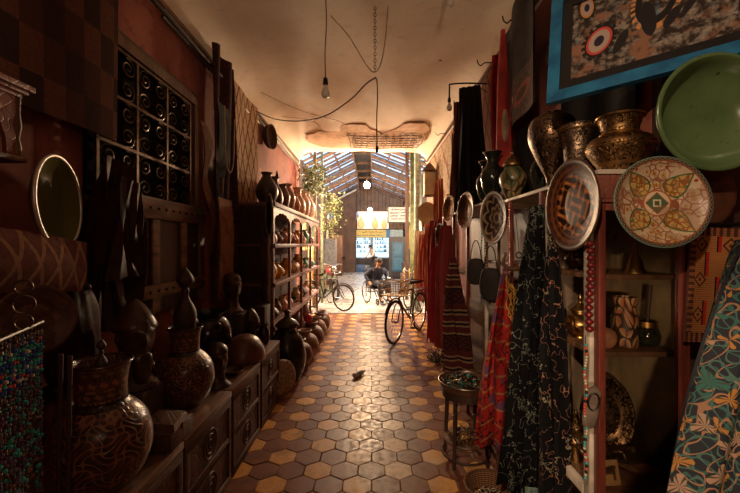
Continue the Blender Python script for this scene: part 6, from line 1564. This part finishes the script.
t = thing('wheelchair', 'manual wheelchair with large spoked wheels carrying the person in navy', 'wheelchair', (wx, wy, 0), (0, 0, wrz))
for s in (-1, 1):
    w = wheel(.31, 'large_wheel', .016, 20, .009, t, (.31 * s, -.03, .31)); w.rotation_euler = (0, 0, PI / 2)
    MB().ring((0, 0, 0), .26, .008, 36, 6, rot=(PI / 2, 0, 0)).build('push_rim', M_steel, w).location = (0, -.03 * s, 0)
    c = wheel(.09, 'caster', .018, 8, .006, t, (.20 * s, .46, .09)); c.rotation_euler = (0, 0, PI / 2)
    MB().box((.11 * s, .62, .045), (.13, .16, .015), None, .004).build('footrest', M_black, t)
f = MB()
for s in (-1, 1):
    f.tube([(.24 * s, -.25, .42), (.24 * s, .30, .42), (.20 * s, .42, .38), (.15 * s, .58, .06)], .012, 8); f.tube([(.24 * s, -.22, .14), (.24 * s, -.24, .95), (.24 * s, -.36, .98)], .012, 8); f.tube([(.24 * s, .28, .42), (.20 * s, .44, .2)], .012, 8); f.tube([(.24 * s, -.22, .66), (.25 * s, .2, .66), (.25 * s, .24, .42)], .012, 8)
    f.tube([(.24 * s, -.03, .31), (.31 * s, -.03, .31)], .012, 8); f.tube([(.24 * s, -.03, .31), (.24 * s, -.03, .42)], .012, 8)
f.tube([(-.24, -.1, .3), (.24, -.1, .3)], .012, 8); f.build('frame', M_black, t)
MB().boxb(-.23, .23, -.2, .28, .405, .44, .01).build('seat', M_black, t); MB().boxb(-.23, .23, -.26, -.235, .44, .9, .01).build('backrest', M_black, t)
J2 = dict(pelvis=(0, 0, .88), waist=(0, .04, 1.02), chest=(0, .14, 1.22), neck0=(0, .2, 1.34), neck1=(0, .23, 1.40), head=(0, .27, 1.48), look=(-.5, 1, 0),
          arm_l=[(-.19, .15, 1.27), (-.26, .25, 1.03), (-.17, .42, .92), (-.17, .52, .90)], arm_r=[(.19, .15, 1.27), (.26, .25, 1.03), (.17, .42, .92), (.17, .52, .90)],
          leg_l=[(-.10, 0, .85), (-.11, .03, .47), (-.11, -.03, .09), (-.12, .10, .04)], leg_r=[(.10, 0, .85), (.11, .03, .47), (.11, -.03, .09), (.12, .10, .04)])
person('person in a white shirt bending forward near the far shop', (xs(374, 20.8), 20.8, 0), 2.2, J2, plain('white_shirt', (.62, .56, .48), .8, 0, .1), plain('grey_trousers', (.05, .045, .045), .8), plain('shoe_brown', (.05, .03, .02), .5))

# ================================================================ light and camera
w = bpy.data.worlds.new('world'); SC.world = w; w.use_nodes = True
bg = w.node_tree.nodes['Background']; bg.inputs[0].default_value = (.82, .91, 1.0, 1); bg.inputs[1].default_value = 4.2
def lamp(label, x, y, z, e, col=(1, .60, .34), r=.04, ceil=3.83):
    t = thing('lit_bulb', label, 'lamp', (x, y, z), 0, 'added bulbs behind the viewpoint')
    MB().tube([(0, 0, .10), (0, 0, ceil - z)], .005, 6).build('cord', M_cable, t)
    MB().lathe([(0, .12), (.016, .12), (.02, .05), (0, .05)], 14).build('socket', M_black, t)
    MB().ball((0, 0, 0), .035, 16, (1, 1, 1.2)).build('bulb', emis('warm_bulb', (1, .66, .36), 60), t)
    l = bpy.data.lights.new('bulb_light', 'POINT'); l.energy = e; l.color = col; l.shadow_soft_size = r
    lo = bpy.data.objects.new('bulb_light', l); COL.objects.link(lo); lo.location = (0, 0, -.09); lo.parent = t
def spot(label, loc, target, e, col, ang, blend=.6):
    t = thing('fill_spotlight', label, 'lamp', loc, (Vector(target) - Vector(loc)).to_track_quat('-Z', 'Y').to_euler(), 'added spotlights behind the viewpoint')
    MB().lathe([(.05, .12), (.06, .10), (.09, -.06), (.085, -.06), (.055, .095), (.0, .10)], 24).build('shade', M_black, t)
    MB().lathe([(0, .2), (.02, .2), (.02, .12), (0, .12)], 12).build('stem', M_black, t)
    l = bpy.data.lights.new('spotlight', 'SPOT'); l.energy = e; l.color = col; l.spot_size = ang; l.spot_blend = blend; l.shadow_soft_size = .05
    lo = bpy.data.objects.new('spotlight', l); COL.objects.link(lo); lo.parent = t; lo.location = (0, 0, -.02)
spot('added unseen spotlight high on the left behind the viewpoint', (-.8, -1.0, 2.95), (1.30, 1.8, 1.35), 200, (1, .74, .50), 1.0)  # unseen spotlight added to light the right side and keep the left dark
spot('added unseen low spotlight behind the viewpoint aimed at the glazed cabinet', (-.25, -1.2, 1.55), (1.14, 1.7, .92), 150, (1, .72, .48), .45)  # unseen low spotlight added to brighten the inside of the glazed cabinet
lamp('added unseen warm bulb hanging behind the viewpoint', .3, -.9, 2.4, 9, (1, .72, .48))  # unseen bulb added to lift the near left side a little
lit_bulb('added unseen bulb just past the hall opening on the left', -2.05, 9.5, 2.2, 4.4, 60, .05, 270, (1, .74, .50))  # bulb added behind the left jamb to light the aisle ceiling and walls
lit_bulb('added unseen bulb just past the hall opening on the right', 1.92, 9.25, 2.0, 4.5, 60, .05, 270, (1, .74, .50))  # bulb added behind the right jamb, lighting aisle ceiling and left wall
lit_bulb('added unseen bulb farther along the left side of the hall', -2.12, 11.0, 2.6, 4.4, 60, .05, 520, (1, .74, .50))  # added out of sight to send light through the opening onto the ceiling
lit_bulb('added unseen bulb farther along the right side of the hall', 1.9, 11.0, 2.6, 4.5, 60, .05, 520, (1, .74, .50))  # right-hand counterpart, also added out of sight for the aisle ceiling
spot('added unseen uplighter behind the viewpoint', (.3, -1.1, 2.2), (-.1, 2.8, 3.85), 160, (1, .74, .50), .95, 1)  # unseen uplighter added to brighten the near part of the ceiling
cam = bpy.data.cameras.new('camera'); co = bpy.data.objects.new('camera', cam); COL.objects.link(co)
co.location = (0, 0, H); co.rotation_euler = (PI / 2, 0, 0)
cam.sensor_width = 36; cam.lens = 36 * F / 740
cam.shift_x = -(CX - 370) / 740; cam.shift_y = (CY - 246.5) / 740
cam.clip_start = .05; cam.clip_end = 100
SC.camera = co
vs_ = SC.view_settings; vs_.view_transform = 'Standard'; vs_.look = 'None'; vs_.gamma = 1; vs_.exposure = 0; vs_.use_curve_mapping = False
